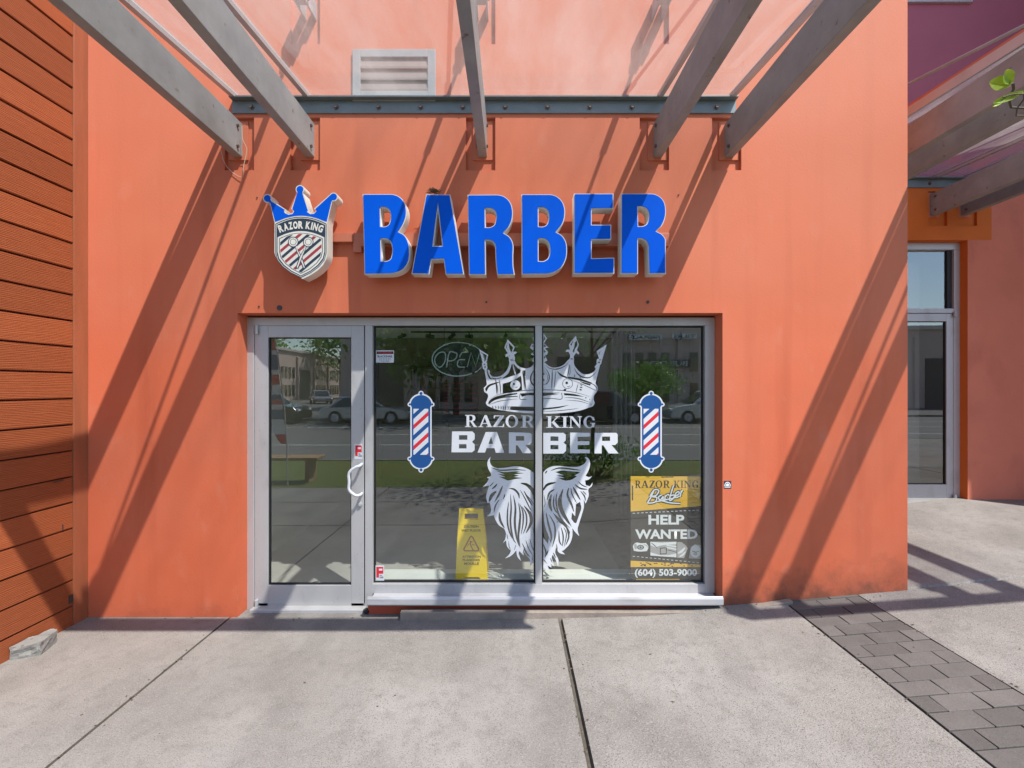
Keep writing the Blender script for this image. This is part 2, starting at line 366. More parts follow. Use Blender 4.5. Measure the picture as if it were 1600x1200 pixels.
def per_piece(m, lo, hi):
    t = m.node_tree; N = t.nodes; b = N['Principled BSDF']; src = b.inputs['Base Color'].links[0].from_socket
    g = N.new('ShaderNodeNewGeometry'); r = N.new('ShaderNodeMapRange'); r.inputs[3].default_value = lo; r.inputs[4].default_value = hi
    t.links.new(g.outputs['Random Per Island'], r.inputs[0]); v = N.new('ShaderNodeVectorMath'); v.operation = 'SCALE'
    t.links.new(src, v.inputs[0]); t.links.new(r.outputs[0], v.inputs['Scale']); t.links.new(v.outputs[0], b.inputs['Base Color'])
def concrete_mat(nm='broom_concrete', k=1.0):
    m = pbr(nm, (.222,.207,.193), .85, var=.16, vscale=1.7, bump=.9, bscale=120, bdist=.004, spec=.2,
        blot=[((.33,.32,.305), 1.3, .44, .72, .55, (1,1,1)), ((.135,.125,.118), 2.6, .50, .75, .6, (1,.6,1)), ((.15,.14,.13), 14, .5, .7, .45, (1,1,1)), ((.30,.285,.27), 105, .54, .64, .5*k, (1,1,1)), ((.10,.09,.082), 170, .56, .64, .75*k, (1,1,1))],
        spots=[((.07,.062,.055), 1.6, .030), ((.09,.08,.07), 60, .12*k)])
    return m
M['concrete'] = concrete_mat()
M['concrete_agg'] = concrete_mat('exposed_aggregate_concrete', 1.15)
M['paver'] = pbr('grey_paver', (.115,.105,.10), .85, var=.12, vscale=6, bump=.6, bscale=140, bdist=.003, spec=.2,
    blot=[((.075,.068,.065), 120, .58, .68, .7, (1,1,1)), ((.16,.15,.14), 70, .6, .7, .5, (1,1,1)), ((.09,.08,.075), 2.3, .5, .8, .6, (1,1,1))])
per_piece(M['paver'], .80, 1.22)
M['gap'] = pbr('joint_sand', (.085,.074,.060), .95, var=.3, vscale=40)
M['asphalt'] = pbr('asphalt', (.14,.136,.13), .9, var=.12, vscale=1.2, bump=.5, bscale=60)
M['paintline'] = pbr('road_paint', (.6,.6,.55), .7)
M['grass'] = pbr('grass', (.115,.15,.025), .9, var=.35, vscale=9, bump=1, bscale=60, bdist=.03, blot=[((.16,.15,.03), 1.3, .45, .7, .8, (1,1,1))])
M['leaf'] = pbr('leaf', (.13,.28,.04), .5, var=.35, vscale=9)
M['leaf_young'] = pbr('young_leaf', (.30,.42,.03), .5, var=.25, vscale=30)
for k_ in ('leaf', 'leaf_young'):
    m = M[k_]; t = m.node_tree; b = t.nodes['Principled BSDF']; tl = t.nodes.new('ShaderNodeBsdfTranslucent'); mx = t.nodes.new('ShaderNodeMixShader')
    t.links.new(b.inputs['Base Color'].links[0].from_socket, tl.inputs[0]); mx.inputs[0].default_value = .45
    t.links.new(b.outputs[0], mx.inputs[1]); t.links.new(tl.outputs[0], mx.inputs[2]); t.links.new(mx.outputs[0], t.nodes['Material Output'].inputs[0])
M['bark'] = pbr('bark', (.09,.07,.05), .9, var=.3, vscale=12, bump=.8, bscale=30)
M['petal'] = pbr('petal', (.8,.8,.78), .6)
M['interior_floor'] = pbr('shop_floor', (.42,.42,.40), .4, var=.1, vscale=3)
M['interior_wall'] = pbr('shop_wall', (.60,.56,.42), .8, var=.04, vscale=2)
M['ceiling'] = pbr('shop_ceiling', (.85,.88,.86), .8)
M['ledge'] = pbr('pale_ledge', (.72,.76,.73), .5, var=.05, vscale=5)

# ------------------------------------------------------------------ ground
def prof(X):
    k = [(-60, 0), (-.9, 0), (0, .015), (1.0, .04), (1.63, .088), (3.0, .205), (5.25, .44), (60, .44)]
    for (a, za), (b, zb) in zip(k, k[1:]):
        if X <= b: return za + (zb-za)*(X-a)/(b-a)
    return .44
def joint(dep, c, wd=.012):
    return [(c-.045, 0), (c-wd*1.5, -.001), (c-wd*.5, -dep), (c+wd*.5, -dep), (c+wd*1.5, -.001), (c+.045, 0)]
PB0, PB1 = 2.07, 2.64
def ground_sheet():
    xs = {}
    for x in (-30, -14, -8, -5, -3.3, -1, -.5, 0, .7, 1, 1.3, 1.63, 3.0, 3.5, 4, 5.25, 8, 14, 30): xs[x] = 0
    for c, w_ in ((-2.15, .006), (.36, .011)):
        for x, z in joint(.024, c, w_): xs[x] = z
    xs[PB0-.03] = 0; xs[PB0-.004] = -.004; xs[PB0] = -.05; xs[PB1] = -.05; xs[PB1+.004] = -.004; xs[PB1+.03] = 0
    for c in (-4.7, 6.6):
        for x, z in joint(.012, c): xs[x] = z
    ys = {}
    for y in (-4.1, -2.5, -1.2, -.6, .06, .6, 1.2, 2.2): ys[y] = 0
    for c in (-1.95, -3.1):
        for y, z in joint(.012, c): ys[y] = z
    yr = dict((y, z) for y, z in joint(.014, 0.02))
    for y in yr: ys.setdefault(y, 0)
    X = sorted(xs); Y = sorted(ys); bm = nb(); g = {}
    for i, x in enumerate(X):
        for j, y in enumerate(Y):
            dz = min(xs[x], ys[y])
            if x > 2.9 and y in yr: dz = min(dz, yr[y])
            g[i, j] = bm.verts.new((x, y, prof(x)+dz))
    for i in range(len(X)-1):
        for j in range(len(Y)-1):
            f = bm.faces.new((g[i,j], g[i+1,j], g[i+1,j+1], g[i,j+1]))
            if X[i] > .35: f.material_index = 2
            zc = min(xs[X[i]], xs[X[i+1]], ys[Y[j]], ys[Y[j+1]])
            inx = xs[X[i]] <= -.010 or xs[X[i+1]] <= -.010
            iny = ys[Y[j]] <= -.010 and ys[Y[j+1]] <= -.010
            inr = X[i] > 2.9 and Y[j] in yr and Y[j+1] in yr and yr[Y[j]] < -.01 and yr[Y[j+1]] < -.01
            if inx or iny or inr: f.material_index = 1
    return bm
obj('sidewalk', ground_sheet(), [M['concrete'], M['gap'], M['concrete_agg']], kind='structure')
bm = nb()
row = 0; y = -4.05; RD = .115
while y < .01:
    y1 = min(y+RD-.005, .03)
    e = [PB0+.006, PB0+.006+.112, PB0+.006+.112+.224, PB1-.006] if row % 2 else [PB0+.006, PB0+.006+.224, PB0+.006+.448, PB1-.006]
    if y > -.13: y1 = y+RD-.005
    for a, b in zip(e, e[1:]):
        a2, b2 = a+.0025, b-.0025; jz = random.uniform(-.0025, .001); ty = random.uniform(-.0015, .0015)
        v = [bm.verts.new(p) for p in ((a2,y,prof(a2)-.05),(b2,y,prof(b2)-.05),(b2,y1,prof(b2)-.05),(a2,y1,prof(a2)-.05),
             (a2,y,prof(a2)+jz-ty),(b2,y,prof(b2)+jz-ty),(b2,y1,prof(b2)+jz+ty),(a2,y1,prof(a2)+jz+ty))]
        for f in ((4,5,6,7),(0,1,5,4),(1,2,6,5),(2,3,7,6),(3,0,4,7)): bm.faces.new([v[i] for i in f])
    y += RD; row += 1
obj('paver_pavement', bm, M['paver'], kind='structure', bevel=.003)

random.seed(77)
bm = nb()
for k in range(150):        # grit and leaf crumbs gathered along the joints and the wall foot
    c = random.choice(['w', 'w', 'j1', 'j2', 'p', 'p', 'f'])
    if c == 'w': x, y = random.uniform(-3.2, 2.9), -abs(random.gauss(0, .03))-.004
    elif c == 'j1': x, y = -2.15+random.gauss(0, .02), random.uniform(-1.3, -.05)
    elif c == 'j2': x, y = .36+random.gauss(0, .02), random.uniform(-1.3, -.05)
    elif c == 'p': x, y = random.choice([PB0, PB1])+random.gauss(0, .02), random.uniform(-1.3, -.05)
    else: x, y = random.uniform(-3, 4), random.uniform(-1.3, 1.5 if random.random() < .3 else -.05)
    if y > -.003 and x < 3.1: continue
    s_ = random.uniform(.003, .008); z = prof(x)+.001; a = random.uniform(0, 3.1)
    q = [bm.verts.new((x+s_*math.cos(a+i*1.57)*(1.6 if i % 2 else .8), y+s_*math.sin(a+i*1.57), z+random.uniform(0, .002))) for i in range(4)]; t_ = bm.verts.new((x, y, z+s_*.7))
    for i in range(4): bm.faces.new((q[i], q[(i+1) % 4], t_))
obj('pavement_grit', bm, pbr('grit', (.10,.08,.055), .9, var=.5, vscale=60), kind='stuff')
bm = nb()   # grass verge falling to the kerb
X = [-30,-14,-8,-5,-3,-1,0,1,1.63,3,5.25,8,14,30]
for a, b in zip(X, X[1:]):
    va = [bm.verts.new((a,-4.1,prof(a)+.004)), bm.verts.new((a,-5.5,prof(a)*.6+.03)), bm.verts.new((a,-6.95,.0))]
    vb = [bm.verts.new((b,-4.1,prof(b)+.004)), bm.verts.new((b,-5.5,prof(b)*.6+.03)), bm.verts.new((b,-6.95,.0))]
    for i in range(2): bm.faces.new((va[i], va[i+1], vb[i+1], vb[i]))
obj('grass_verge', bm, M['grass'], kind='structure')
obj('kerb', boxes((-60,60,-7.1,-6.95,-.3,.02)), M['concrete'], kind='structure', bevel=.015)
obj('kerb', boxes((-60,60,-21.3,-21.15,-.3,.0)), M['concrete'], kind='structure', bevel=.015)
obj('road', boxes((-60,60,-21.15,-7.1,-.35,-.13)), M['asphalt'], kind='structure')
bm = boxes((-60,60,-10.9,-10.8,-.126,-.125), (-60,60,-17.2,-17.1,-.126,-.125))
for k in range(-8, 9): box(bm, k*6, k*6+3, -14.1, -14.0, -.126, -.125)
obj('road_markings', bm, M['paintline'], kind='structure')
obj('car_park', boxes((-120,120,-90,-21.3,-.35,-.02)), M['asphalt'], kind='structure')
obj('far_ground', boxes((-400,400,-600,400,-.6,-.36)), M['grass'], kind='structure')

# ------------------------------------------------------------------ relief walls
def relief(xs, zs, depth, rev=.25):
    bm = nb(); xs = sorted(set(xs)); zs = sorted(set(zs)); d = {}
    for i in range(len(xs)-1):
        for j in range(len(zs)-1): d[i,j] = depth((xs[i]+xs[i+1])/2, (zs[j]+zs[j+1])/2)
    for (i, j), y in d.items():
        x0, x1, z0, z1 = xs[i], xs[i+1], zs[j], zs[j+1]
        if y is not None:
            bm.faces.new([bm.verts.new(p) for p in ((x0,y,z0),(x1,y,z0),(x1,y,z1),(x0,y,z1))])
        for (ni, nj, ax) in ((i+1, j, 'x'), (i, j+1, 'z')):
            if (ni, nj) not in d: continue
            a = rev if y is None else y; b = d[ni,nj]; b = rev if b is None else b
            if abs(a-b) < 1e-6: continue
            if ax == 'x': q = ((x1,a,z0),(x1,b,z0),(x1,b,z1),(x1,a,z1))
            else: q = ((x0,a,z1),(x1,a,z1),(x1,b,z1),(x0,b,z1))
            f = bm.faces.new([bm.verts.new(p) for p in q]); f.normal_update()
            want = (1 if a < b else -1)
            comp = f.normal.x if ax == 'x' else f.normal.z
            if comp*want < 0: f.normal_flip()
    bmesh.ops.remove_doubles(bm, verts=bm.verts, dist=1e-5)
    return bm
BX = [P(370,0)[0], P(483,0)[0], P(754,0)[0], P(1029,0)[0], P(1141,0)[0]]       # canopy beams
PX = [P(374,0)[0], P(477,0)[0], P(751,0)[0], P(1022.5,0)[0], P(1135.5,0)[0]]   # wall pockets
OX0, OX1, OZ1 = P(371,0)[0], P(1129,0)[0], P(0,489)[1]
WX0, WX1, WTOP = -3.24, P(1418,0)[0], 6.6
pz0, pz1 = P(0,266)[1], P(0,183.5)[1]
def main_depth(x, z):
    if OX0 < x < OX1 and z < OZ1: return None
    for i, p in enumerate(PX):
        if abs(x-p) < .112:
            if pz0 < z < pz1: return .03
            if 0 < i < 4 and 4.375 < z < 4.86: return .03
    return 0.0
xs = [WX0, WX1, OX0, OX1] + [p+s for p in PX for s in (-.112, .112)]
zs = [-.2, OZ1, pz0, pz1, 4.375, 4.86, WTOP]
bm = relief(xs, zs, main_depth, .26)
for q in (((WX1,0,-.2),(WX1,1.9,-.2),(WX1,1.9,WTOP),(WX1,0,WTOP)), ((WX0,0,WTOP),(WX1,0,WTOP),(WX1,9,WTOP),(WX0,9,WTOP))):
    bm.faces.new([bm.verts.new(p) for p in q])
shop = root('barber_shop_building', (0, .3, 0), 'salmon stucco shop building with aluminium door and large window below blue sign', 'building')
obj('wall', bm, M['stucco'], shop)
# interior shell
IX0, IX1, IY1, IZ0, IZ1 = -2.5, 2.6, 5.0, .04, 2.68
bm = relief([IX0, OX0, OX1, IX1], [IZ0, OZ1, IZ1], lambda x, z: None if (OX0 < x < OX1 and z < OZ1) else .262, .262)
for q in (((IX0,.262,IZ0),(IX0,IY1,IZ0),(IX0,IY1,IZ1),(IX0,.262,IZ1)), ((IX1,.262,IZ0),(IX1,IY1,IZ0),(IX1,IY1,IZ1),(IX1,.262,IZ1)),
          ((IX0,IY1,IZ0),(IX1,IY1,IZ0),(IX1,IY1,IZ1),(IX0,IY1,IZ1))):
    bm.faces.new([bm.verts.new(p) for p in q])
obj('shop_interior_wall', bm, M['interior_wall'], kind='structure')
obj('shop_floor', boxes((IX0,IX1,.135,IY1,-.02,IZ0+.001)), M['interior_floor'], kind='structure')
obj('shop_ceiling', boxes((IX0,IX1,.262,IY1,IZ1,IZ1+.1)), M['ceiling'], kind='structure')

# red base below the sill and threshold zone
obj('plinth', boxes((P(574,0,.05)[0]+.004, OX1-.002, .05, .3, -.1, .070)), M['red_paint'], shop)
bm = nb(); box(bm, P(628,0,0)[0], 1.60, -.062, -.006, -.02, .052); box(bm, 1.602, P(1232,0,0)[0], -.060, -.006, -.02, .052)
for v in bm.verts:
    if v.co.z > 0: v.co.z = .068 if v.co.x < 1.8 else .02+prof(v.co.x)
obj('base_strip', bm, pbr('weathered_strip', (.24,.20,.17), .85, var=.25, vscale=8, bump=.6, bscale=50), shop, bevel=.005)

# ------------------------------------------------------------------ storefront
YF = .125
def X_(x, Y=YF): return P(x, 0, Y)[0]
def Z_(y, Y=YF): return P(0, y, Y)[1]
sf = nb()
box(sf, X_(385), X_(1117), YF, YF+.1, Z_(508.5), Z_(496))                    # head
box(sf, X_(385), X_(396.4), YF+.001, YF+.101, Z_(958), Z_(508.5))            # left jamb
box(sf, X_(570.2), X_(582), YF+.001, YF+.101, Z_(958), Z_(508.5))            # post between door and window
box(sf, X_(836.6), X_(846.9), YF+.004, YF+.101, Z_(913), Z_(508.5))          # mullion
box(sf, X_(1102), X_(1117), YF+.001, YF+.101, Z_(927), Z_(508.5))            # right jamb
box(sf, X_(582), X_(1102), YF+.003, YF+.101, Z_(928), Z_(913))               # bottom rail
win = obj('window_frame', sf, M['alu'], shop, bevel=.002)
gy = .17
for a, b in ((582, 836.6), (846.9, 1102)):
    bm = nb(); f = bm.faces.new([bm.verts.new(p) for p in ((X_(a),gy,Z_(913)),(X_(b),gy,Z_(913)),(X_(b),gy,Z_(508.5)),(X_(a),gy,Z_(508.5)))])
    obj('pane', bm, M['glass'], win)
    x0, x1, z0, z1 = X_(a), X_(b), Z_(913), Z_(508.5)
    obj('gasket', boxes((x0,x0+.012,gy-.012,gy+.012,z0,z1),(x1-.012,x1,gy-.012,gy+.012,z0,z1),(x0+.012,x1-.012,gy-.012,gy+.012,z0,z0+.012),(x0+.012,x1-.012,gy-.012,gy+.012,z1-.012,z1)), M['gasket'], win)
# projecting metal sill
bm = nb()
zt, zb = Z_(927), Z_(954, 0)
zs0 = P(0,947.5,-.05)[1]; zs1 = P(0,932,-.045)[1]
prism(bm, [(YF+.01, zt), (.02, zt-.016), (-.040, zs1), (-.050, zs1-.02), (-.050, zs0+.012), (-.042, zs0), (YF+.01, zs0)], 'x', P(573,0,-.05)[0], P(1131,0,-.05)[0])
obj('sill', bm, M['alu_white'], win, bevel=.004)

def make_door(parent, x0, x1, z0, z1, Y, gx0, gx1, gz0, gz1, handle_side, trans=False):
    bm = nb(); d = .045
    box(bm, x0, gx0, Y, Y+d, z0, z1); box(bm, gx1, x1, Y, Y+d, z0, z1)
    box(bm, gx0, gx1, Y+.0005, Y+d, z0, gz0); box(bm, gx0, gx1, Y+.0005, Y+d, gz1, z1)
    dr = obj('door', bm, M['alu'], parent, bevel=.0025)
    bm = nb(); yg = Y+.025
    bm.faces.new([bm.verts.new(p) for p in ((gx0,yg,gz0),(gx1,yg,gz0),(gx1,yg,gz1),(gx0,yg,gz1))])
    obj('pane', bm, M['glass'], dr)
    obj('gasket', boxes((gx0,gx0+.008,Y+.012,Y+.035,gz0,gz1),(gx1-.008,gx1,Y+.012,Y+.035,gz0,gz1),(gx0+.008,gx1-.008,Y+.012,Y+.035,gz0,gz0+.008),(gx0+.008,gx1-.008,Y+.012,Y+.035,gz1-.008,gz1)), M['gasket'], dr)
    return dr
YD = .135
door = make_door(shop, X_(398,YD), X_(568.8,YD), Z_(950,YD), Z_(508.8,YD), YD, X_(418.8,YD), X_(548.6,YD), Z_(914.5,YD), Z_(527,YD), 1)
bm = nb()   # pull handle
hx, hx2 = X_(565.5,YD), X_(545.5,.06)
tube(bm, smooth_path([(hx,YD,Z_(725,YD)),(hx,.08,Z_(726,YD)),(hx-.03,.065,Z_(728,YD)),(hx2,.06,Z_(736,YD)),(hx2,.06,Z_(750,YD)),(hx2,.06,Z_(762,YD)),(hx-.03,.065,Z_(770.5,YD)),(hx,.08,Z_(771,YD)),(hx,YD,Z_(771,YD))], 5), .0115, 10)
obj('handle', bm, M['white'], door, smooth=True)
bm = nb(); cx, cz = P(563, 788, YD); tube(bm, [(cx,YD,cz),(cx,YD-.012,cz)], .017, 20); tube(bm, [(cx,YD-.012,cz),(cx,YD-.018,cz)], .011, 16)
obj('lock', bm, M['alu_white'], door)
for yy in (515, 945):
    x, z = P(400, yy, YD-.02); bm = nb()
    tube(bm, [(x,YD-.014,z-.035),(x,YD-.014,z+.035)], .014, 12)
    obj('hinge', bm, M['alu'], door)
obj('threshold', boxes((X_(396.4), X_(572), YF-.06, YF+.14, -.02, .022)), M['alu'], win, bevel=.004)
x, z = P(572, 956, .08); bm = nb(); bmesh.ops.create_icosphere(bm, subdivisions=2, radius=.028, matrix=Matrix.Translation((x+.01,.06,.02)) @ Matrix.Scale(.7,4,(0,0,1)))
obj('door_stop', bm, M['rubber'], win)

# ------------------------------------------------------------------ louvre vent in the wall above the canopy
x0, z0 = P(552,160); x1, z1 = P(681,79.5)
vent = obj('louvre_vent', boxes((x0,x0+.06,-.02,0,z0,z1),(x1-.06,x1,-.02,0,z0,z1),(x0+.06,x1-.06,-.02,0,z1-.06,z1),(x0+.06,x1-.06,-.02,0,z0,z0+.075)), M['vent'], shop, bevel=.003)
bm = nb(); zz = z0+.075
hh = (z1-.06-zz)/3
for k in range(3):
    a = zz+k*hh; prism(bm, [(-.018, a), (-.018, a+.016), (-.001, a+hh+.002), (-.001, a+hh-.014)], 'x', x0+.06, x1-.06)
obj('louvre', bm, M['vent_slat'], vent)
# wall anchors and specks left by earlier signs
for (px, py, r) in ((437,481,.02),(760,472,.008),(1012,472,.012),(405,479,.006),(1060,305,.006),(402,309,.005)):
    x, z = P(px, py); bm = nb(); tube(bm, [(x,-.006,z),(x,0.001,z)], r, 9)
    obj('anchor_hole', bm, M['dark'], shop)

# ------------------------------------------------------------------ glass canopies
def canopy(name, label, beams, rod_ids, wx, wy, dz, yf, gx0, gx1, slope, dg):
    """wy: wall plane; yf: front beam; dz: height offset"""
    rt = root(name, ((gx0+gx1)/2, wy, 3.6+dz), label, 'canopy', 'glass canopies over the shopfronts')
    zb, ztp = 3.52+dz, 3.775+dz
    for x in beams:
        bm = nb()
        # tapered foot at the wall, otherwise a deep hollow section
        prism(bm, [(wy+.028, zb), (yf, zb+.015), (yf, ztp+.02), (wy+.028, ztp)], 'x', x-.033, x+.033)
        b = obj('beam', bm, M['steel'], rt, bevel=.004)
        bm = nb(); box(bm, x-.075, x+.075, wy+.018, wy+.029, zb-.02, ztp+.02)
        obj('foot_plate', bm, M['stucco'], b)
        for zz in (zb+.05, ztp-.05):
            bm = nb(); tube(bm, [(x-.045, wy-.05, zz), (x+.045, wy-.05, zz)], .012, 6)
            obj('bolt', bm, M['screw'], b)
    obj('front_beam', boxes((beams[0]-.09, beams[-1]+.09, yf-.035, yf, zb+.005, ztp+.10 if slope > .1 else ztp+.02)), M['steel'], rt, bevel=.004)
    # wall angle carrying the glass
    z0, z1 = 3.842+dz, 3.952+dz
    br = obj('wall_angle', boxes((gx0, gx1, wy-.012, wy, z0, z1), (gx0, gx1, wy-.055, wy-.0125, z1-.014, z1-.001)), M['bracket'], rt, bevel=.002)
    n = int((gx1-gx0)/.6)
    for k in range(n*2):
        x = gx0+.15+(gx1-gx0-.3)*k/(n*2-1); bm = nb()
        tube(bm, [(x,wy-.012,z0+.045),(x,wy-.03,z0+.045)], .013, 6); tube(bm, [(x,wy-.0125,z0+.045),(x,wy-.016,z0+.045)], .02, 12)
        obj('bolt', bm, M['screw'], br)
    # glass, sloping gently to the street
    ga, gb = 3.975+dz, 3.975+dz-slope*(wy-yf)
    sl = lambda y: ga + (gb-ga)*(wy-y)/(wy-yf)
    for a, b in zip(beams, beams[1:]):
        bm = nb(); A, B = a+.012, b-.012; ye = yf-.04
        v = [bm.verts.new(p) for p in ((A,wy-.002,sl(wy)),(B,wy-.002,sl(wy)),(B,ye,sl(ye)),(A,ye,sl(ye)))]
        bm.faces.new(v)
        obj('glass_panel', bm, M['roof_glass'], rt)
    if slope < .1:      # exposed side edge of the glass; upper salmon strip paints its orange reflection
        for (a_, b_, m_, n_) in ((-.065, .012, 'alu', 'edge_channel'), (.013, .03, 'raceway', 'edge_reflection')):
            bm = nb(); X0 = beams[0]-.05
            prism(bm, [(wy-.004, sl(wy)+a_), (yf-.05, sl(yf-.05)+a_), (yf-.05, sl(yf-.05)+b_), (wy-.004, sl(wy)+b_)], 'x', X0-.012, X0)
            obj(n_, bm, M[m_], rt)
    for x in beams:
        bm = nb(); q = [(wy-.004, sl(wy)-.03), (yf, sl(yf)-.03), (yf, sl(yf)-.005), (wy-.004, sl(wy)-.005)]
        prism(bm, q, 'x', x-.018, x+.018)
        prism(bm, [(y, z+.034) for y, z in q[:2]] + [(y, z+.02) for y, z in q[2:]], 'x', x-.012, x+.012)
        obj('glazing_bar', bm, M['alu'], rt)
    for i in rod_ids:
        x = beams[i]; wz = 4.66+dz; bm = nb(); a = Vector((x, wy-.16, wz-.05)); b = Vector((x, yf+.12, ztp+.07))
        tube(bm, [a, b], .014, 10); rod = obj('tie_rod', bm, M['steel'], rt, smooth=False)
        bm = nb(); d = (b-a).normalized()
        tube(bm, [a+d*.10, a+d*.28], .024, 10); obj('turnbuckle', bm, M['steel'], rod)
        bm = nb(); box(bm, x-.045, x-.031, wy-.16, wy+.03, wz-.085, wz+.045); box(bm, x+.031, x+.045, wy-.16, wy+.03, wz-.085, wz+.045)
        box(bm, x-.03, x+.03, wy-.19, wy-.10, wz-.075, wz-.02)
        tube(bm, [(x-.06,wy-.13,wz-.05),(x+.06,wy-.13,wz-.05)], .014, 8)
        obj('clevis', bm, M['alu_white'], rod, bevel=.003)
        obj('lug', boxes((x-.033, x+.033, yf+.06, yf+.16, ztp+.015, ztp+.10)), M['steel'], rod)
    return rt
canopy('glass_canopy', 'steel and dirty glass canopy directly above the blue barber sign', BX, (1,2,3), 0, 0.0, 0.0, -1.68,
       P(364,0)[0], P(1149,0)[0], .105, 0)
NY = 1.83
canopy('glass_canopy', 'larger steel and glass canopy at the right over the set back entrance', [3.47, 3.83, 4.95, 5.31], (1,2), 0, NY, .25, -1.78,
       3.44, 5.36, .05, 0)
# loose white wire at the first beam
bm = nb()
tube(bm, smooth_path([P3 for P3 in [(P(378,205)[0]+.03,-.05,P(0,203)[1]), (P(384,225)[0],-.04,P(0,222)[1]), (P(388,234)[0],-.02,P(0,236)[1]), (P(383,262)[0],-.02,P(0,262)[1]), (P(381,279)[0],-.015,P(0,278)[1]), (P(364,270)[0],-.01,P(0,270)[1]), (P(352,255)[0],-.01,P(0,255)[1]), (P(347,236)[0],-.012,P(0,236)[1])]], 6), .0022, 5)
obj('wire', bm, M['tape'], label='thin loose white wire looping below the leftmost canopy beam', cat='wire')

# ------------------------------------------------------------------ BARBER channel letters
YL0, YL1 = -.16, -.062          # front and back of the letters
def zc(ox): return crop(ox, 290, 7.744, YL0)
L1, L2, L3 = zc(560), zc(720), zc(880)
LET = [
 (L1, [(52,103),(380,103),(480,125),(545,180),(580,265),(583,350),(560,440),(490,560),(560,600),(605,680),(622,800),(605,930),(545,1015),(450,1060),(350,1072),(74,1075)],
  [[(268,268),(330,270),(370,300),(386,345),(384,430),(362,475),(320,495),(272,493)], [(275,648),(340,650),(385,680),(405,740),(404,840),(385,890),(335,913),(280,912)]]),
 (L1, [(820,106),(1112,110),(1280,1075),(1055,1076),(1030,893),(886,898),(860,1074),(642,1070)], [[(962,283),(1014,730),(906,730)]]),
 (L2, [(82,112),(430,110),(530,135),(595,195),(628,290),(627,390),(595,485),(520,573),(590,620),(630,690),(635,850),(640,1000),(655,1078),(440,1082),(425,960),(415,745),(395,690),(350,665),(300,662),(305,1080),(98,1080)],
  [[(298,280),(362,282),(405,305),(424,350),(421,425),(400,478),(355,503),(300,505)]]),
 (L2, [(733,106),(1070,106),(1160,130),(1222,185),(1257,265),(1262,350),(1240,450),(1155,562),(1225,605),(1272,680),(1286,780),(1270,900),(1210,1000),(1120,1055),(1020,1073),(737,1075)],
  [[(942,270),(1010,275),(1048,308),(1061,350),(1056,430),(1035,475),(990,496),(942,494)], [(942,648),(1010,650),(1052,680),(1072,740),(1069,840),(1050,882),(1000,913),(942,912)]]),
 (L3, [(130,97),(608,97),(608,282),(345,285),(345,474),(582,474),(580,655),(345,658),(345,880),(618,872),(618,1065),(128,1068)], []),
 (L3, [(700,97),(1060,97),(1150,122),(1212,180),(1241,290),(1228,410),(1190,490),(1125,552),(1200,595),(1240,670),(1241,1000),(1245,1068),(1035,1070),(1025,740),(1003,680),(960,650),(905,646),(905,1068),(695,1070)],
  [[(903,260),(960,262),(1010,290),(1032,340),(1031,400),(1010,460),(970,487),(908,492)]]),
]
sx, sz = P(560, 390, -.06)
sign = root('channel_letter_sign', (P(805,0)[0], 0, sz), 'large blue channel letters reading BARBER on a salmon raceway', 'sign')
for mp_, out, holes in LET:
    polys = [mp_(rounded(out, 50, 5))] + [mp_(rounded(h, 55, 4)) for h in holes]
    me = curve_mesh(polys, extrude=(YL1-YL0)/2); to_wall(me, (YL0+YL1)/2)
    body = obj('letter', me, M['sign_white'], sign)
    me = curve_mesh(polys, extrude=.003, offset=-.0065); to_wall(me, YL0-.0032)
    obj('letter_face', me, M['sign_blue'], body)
rx0, rz1 = P(563,364,-.06); rx1, rz0 = P(1046,382,-.06)
obj('raceway', boxes((rx0, rx1, -.0605, 0, rz0, rz1), (rx0-.0, rx1, -.066, 0, rz0-.012, rz0)), M['raceway'], sign, bevel=.002)
bx0, bz0 = P(552,394,-.03)
obj('junction_box', boxes((bx0, rx0, -.035, 0, bz0, P(0,364,-.03)[1])), M['raceway'], sign, bevel=.002)
obj('bracket', boxes((P(520,0)[0], bx0, -.045, 0, P(0,378,-.04)[1], P(0,364,-.04)[1])), M['raceway'], sign, bevel=.002)
# bird nest of twigs on the first A
nx, nz = P(677, 302, -.12); bm = nb()
for k in range(90):
    a = random.uniform(0, 2*math.pi); r = random.uniform(0, .05)
    c = Vector((nx+r*math.cos(a), -.12+.03*math.sin(a), nz+.006+random.uniform(0,.028)*(1-r/.06)))
    d = Vector((random.uniform(-1,1), random.uniform(-.6,.6), random.uniform(-.35,.5)))*.028
    tube(bm, [c-d, c+Vector((0,0,.004)), c+d], .0016, 4)
obj('bird_nest', bm, M['nest'], label='small clump of dry twigs on top of the first letter A', cat='nest')

# ------------------------------------------------------------------ crown and shield sign
Cs = crop(400, 280, 7.056, YL0)
sil = [(150,250),(205,480),(203,810),(225,870),(270,930),(340,1000),(430,1055),(515,1100),(600,1058),(680,1005),(740,945),(775,880),(787,820),(787,480),(842,240)]
sil += ell(855, 195, 48, n=14, a0=100, a1=-150)[:15]
sil += [(640,325),(662,350),(640,372),(600,376),(572,360),(585,345),(525,163)] + ell(485, 112, 48, n=14, a0=50, a1=-230) + [(388,325),(412,352),(400,372),(360,382),(325,368),(318,348),(332,335),(172,232)]
sil += ell(125, 212, 48, n=14, a0=20, a1=-290)[0:15]
sh = root('shield_sign', (P(472,0)[0], 0, P(0,440)[1]), 'blue crown over striped shield sign with scissors reading RAZOR KING', 'sign')
me = curve_mesh([Cs(sil)], extrude=(YL1-YL0)/2); to_wall(me, (YL0+YL1)/2)
obj('sign_case', me, M['sign_white'], sh)
def arc_pts(x0, x1, ymid, yend, n=14):
    return [(x0+(x1-x0)*k/n, ymid+(yend-ymid)*((2*k/n-1)**2)) for k in range(n+1)]
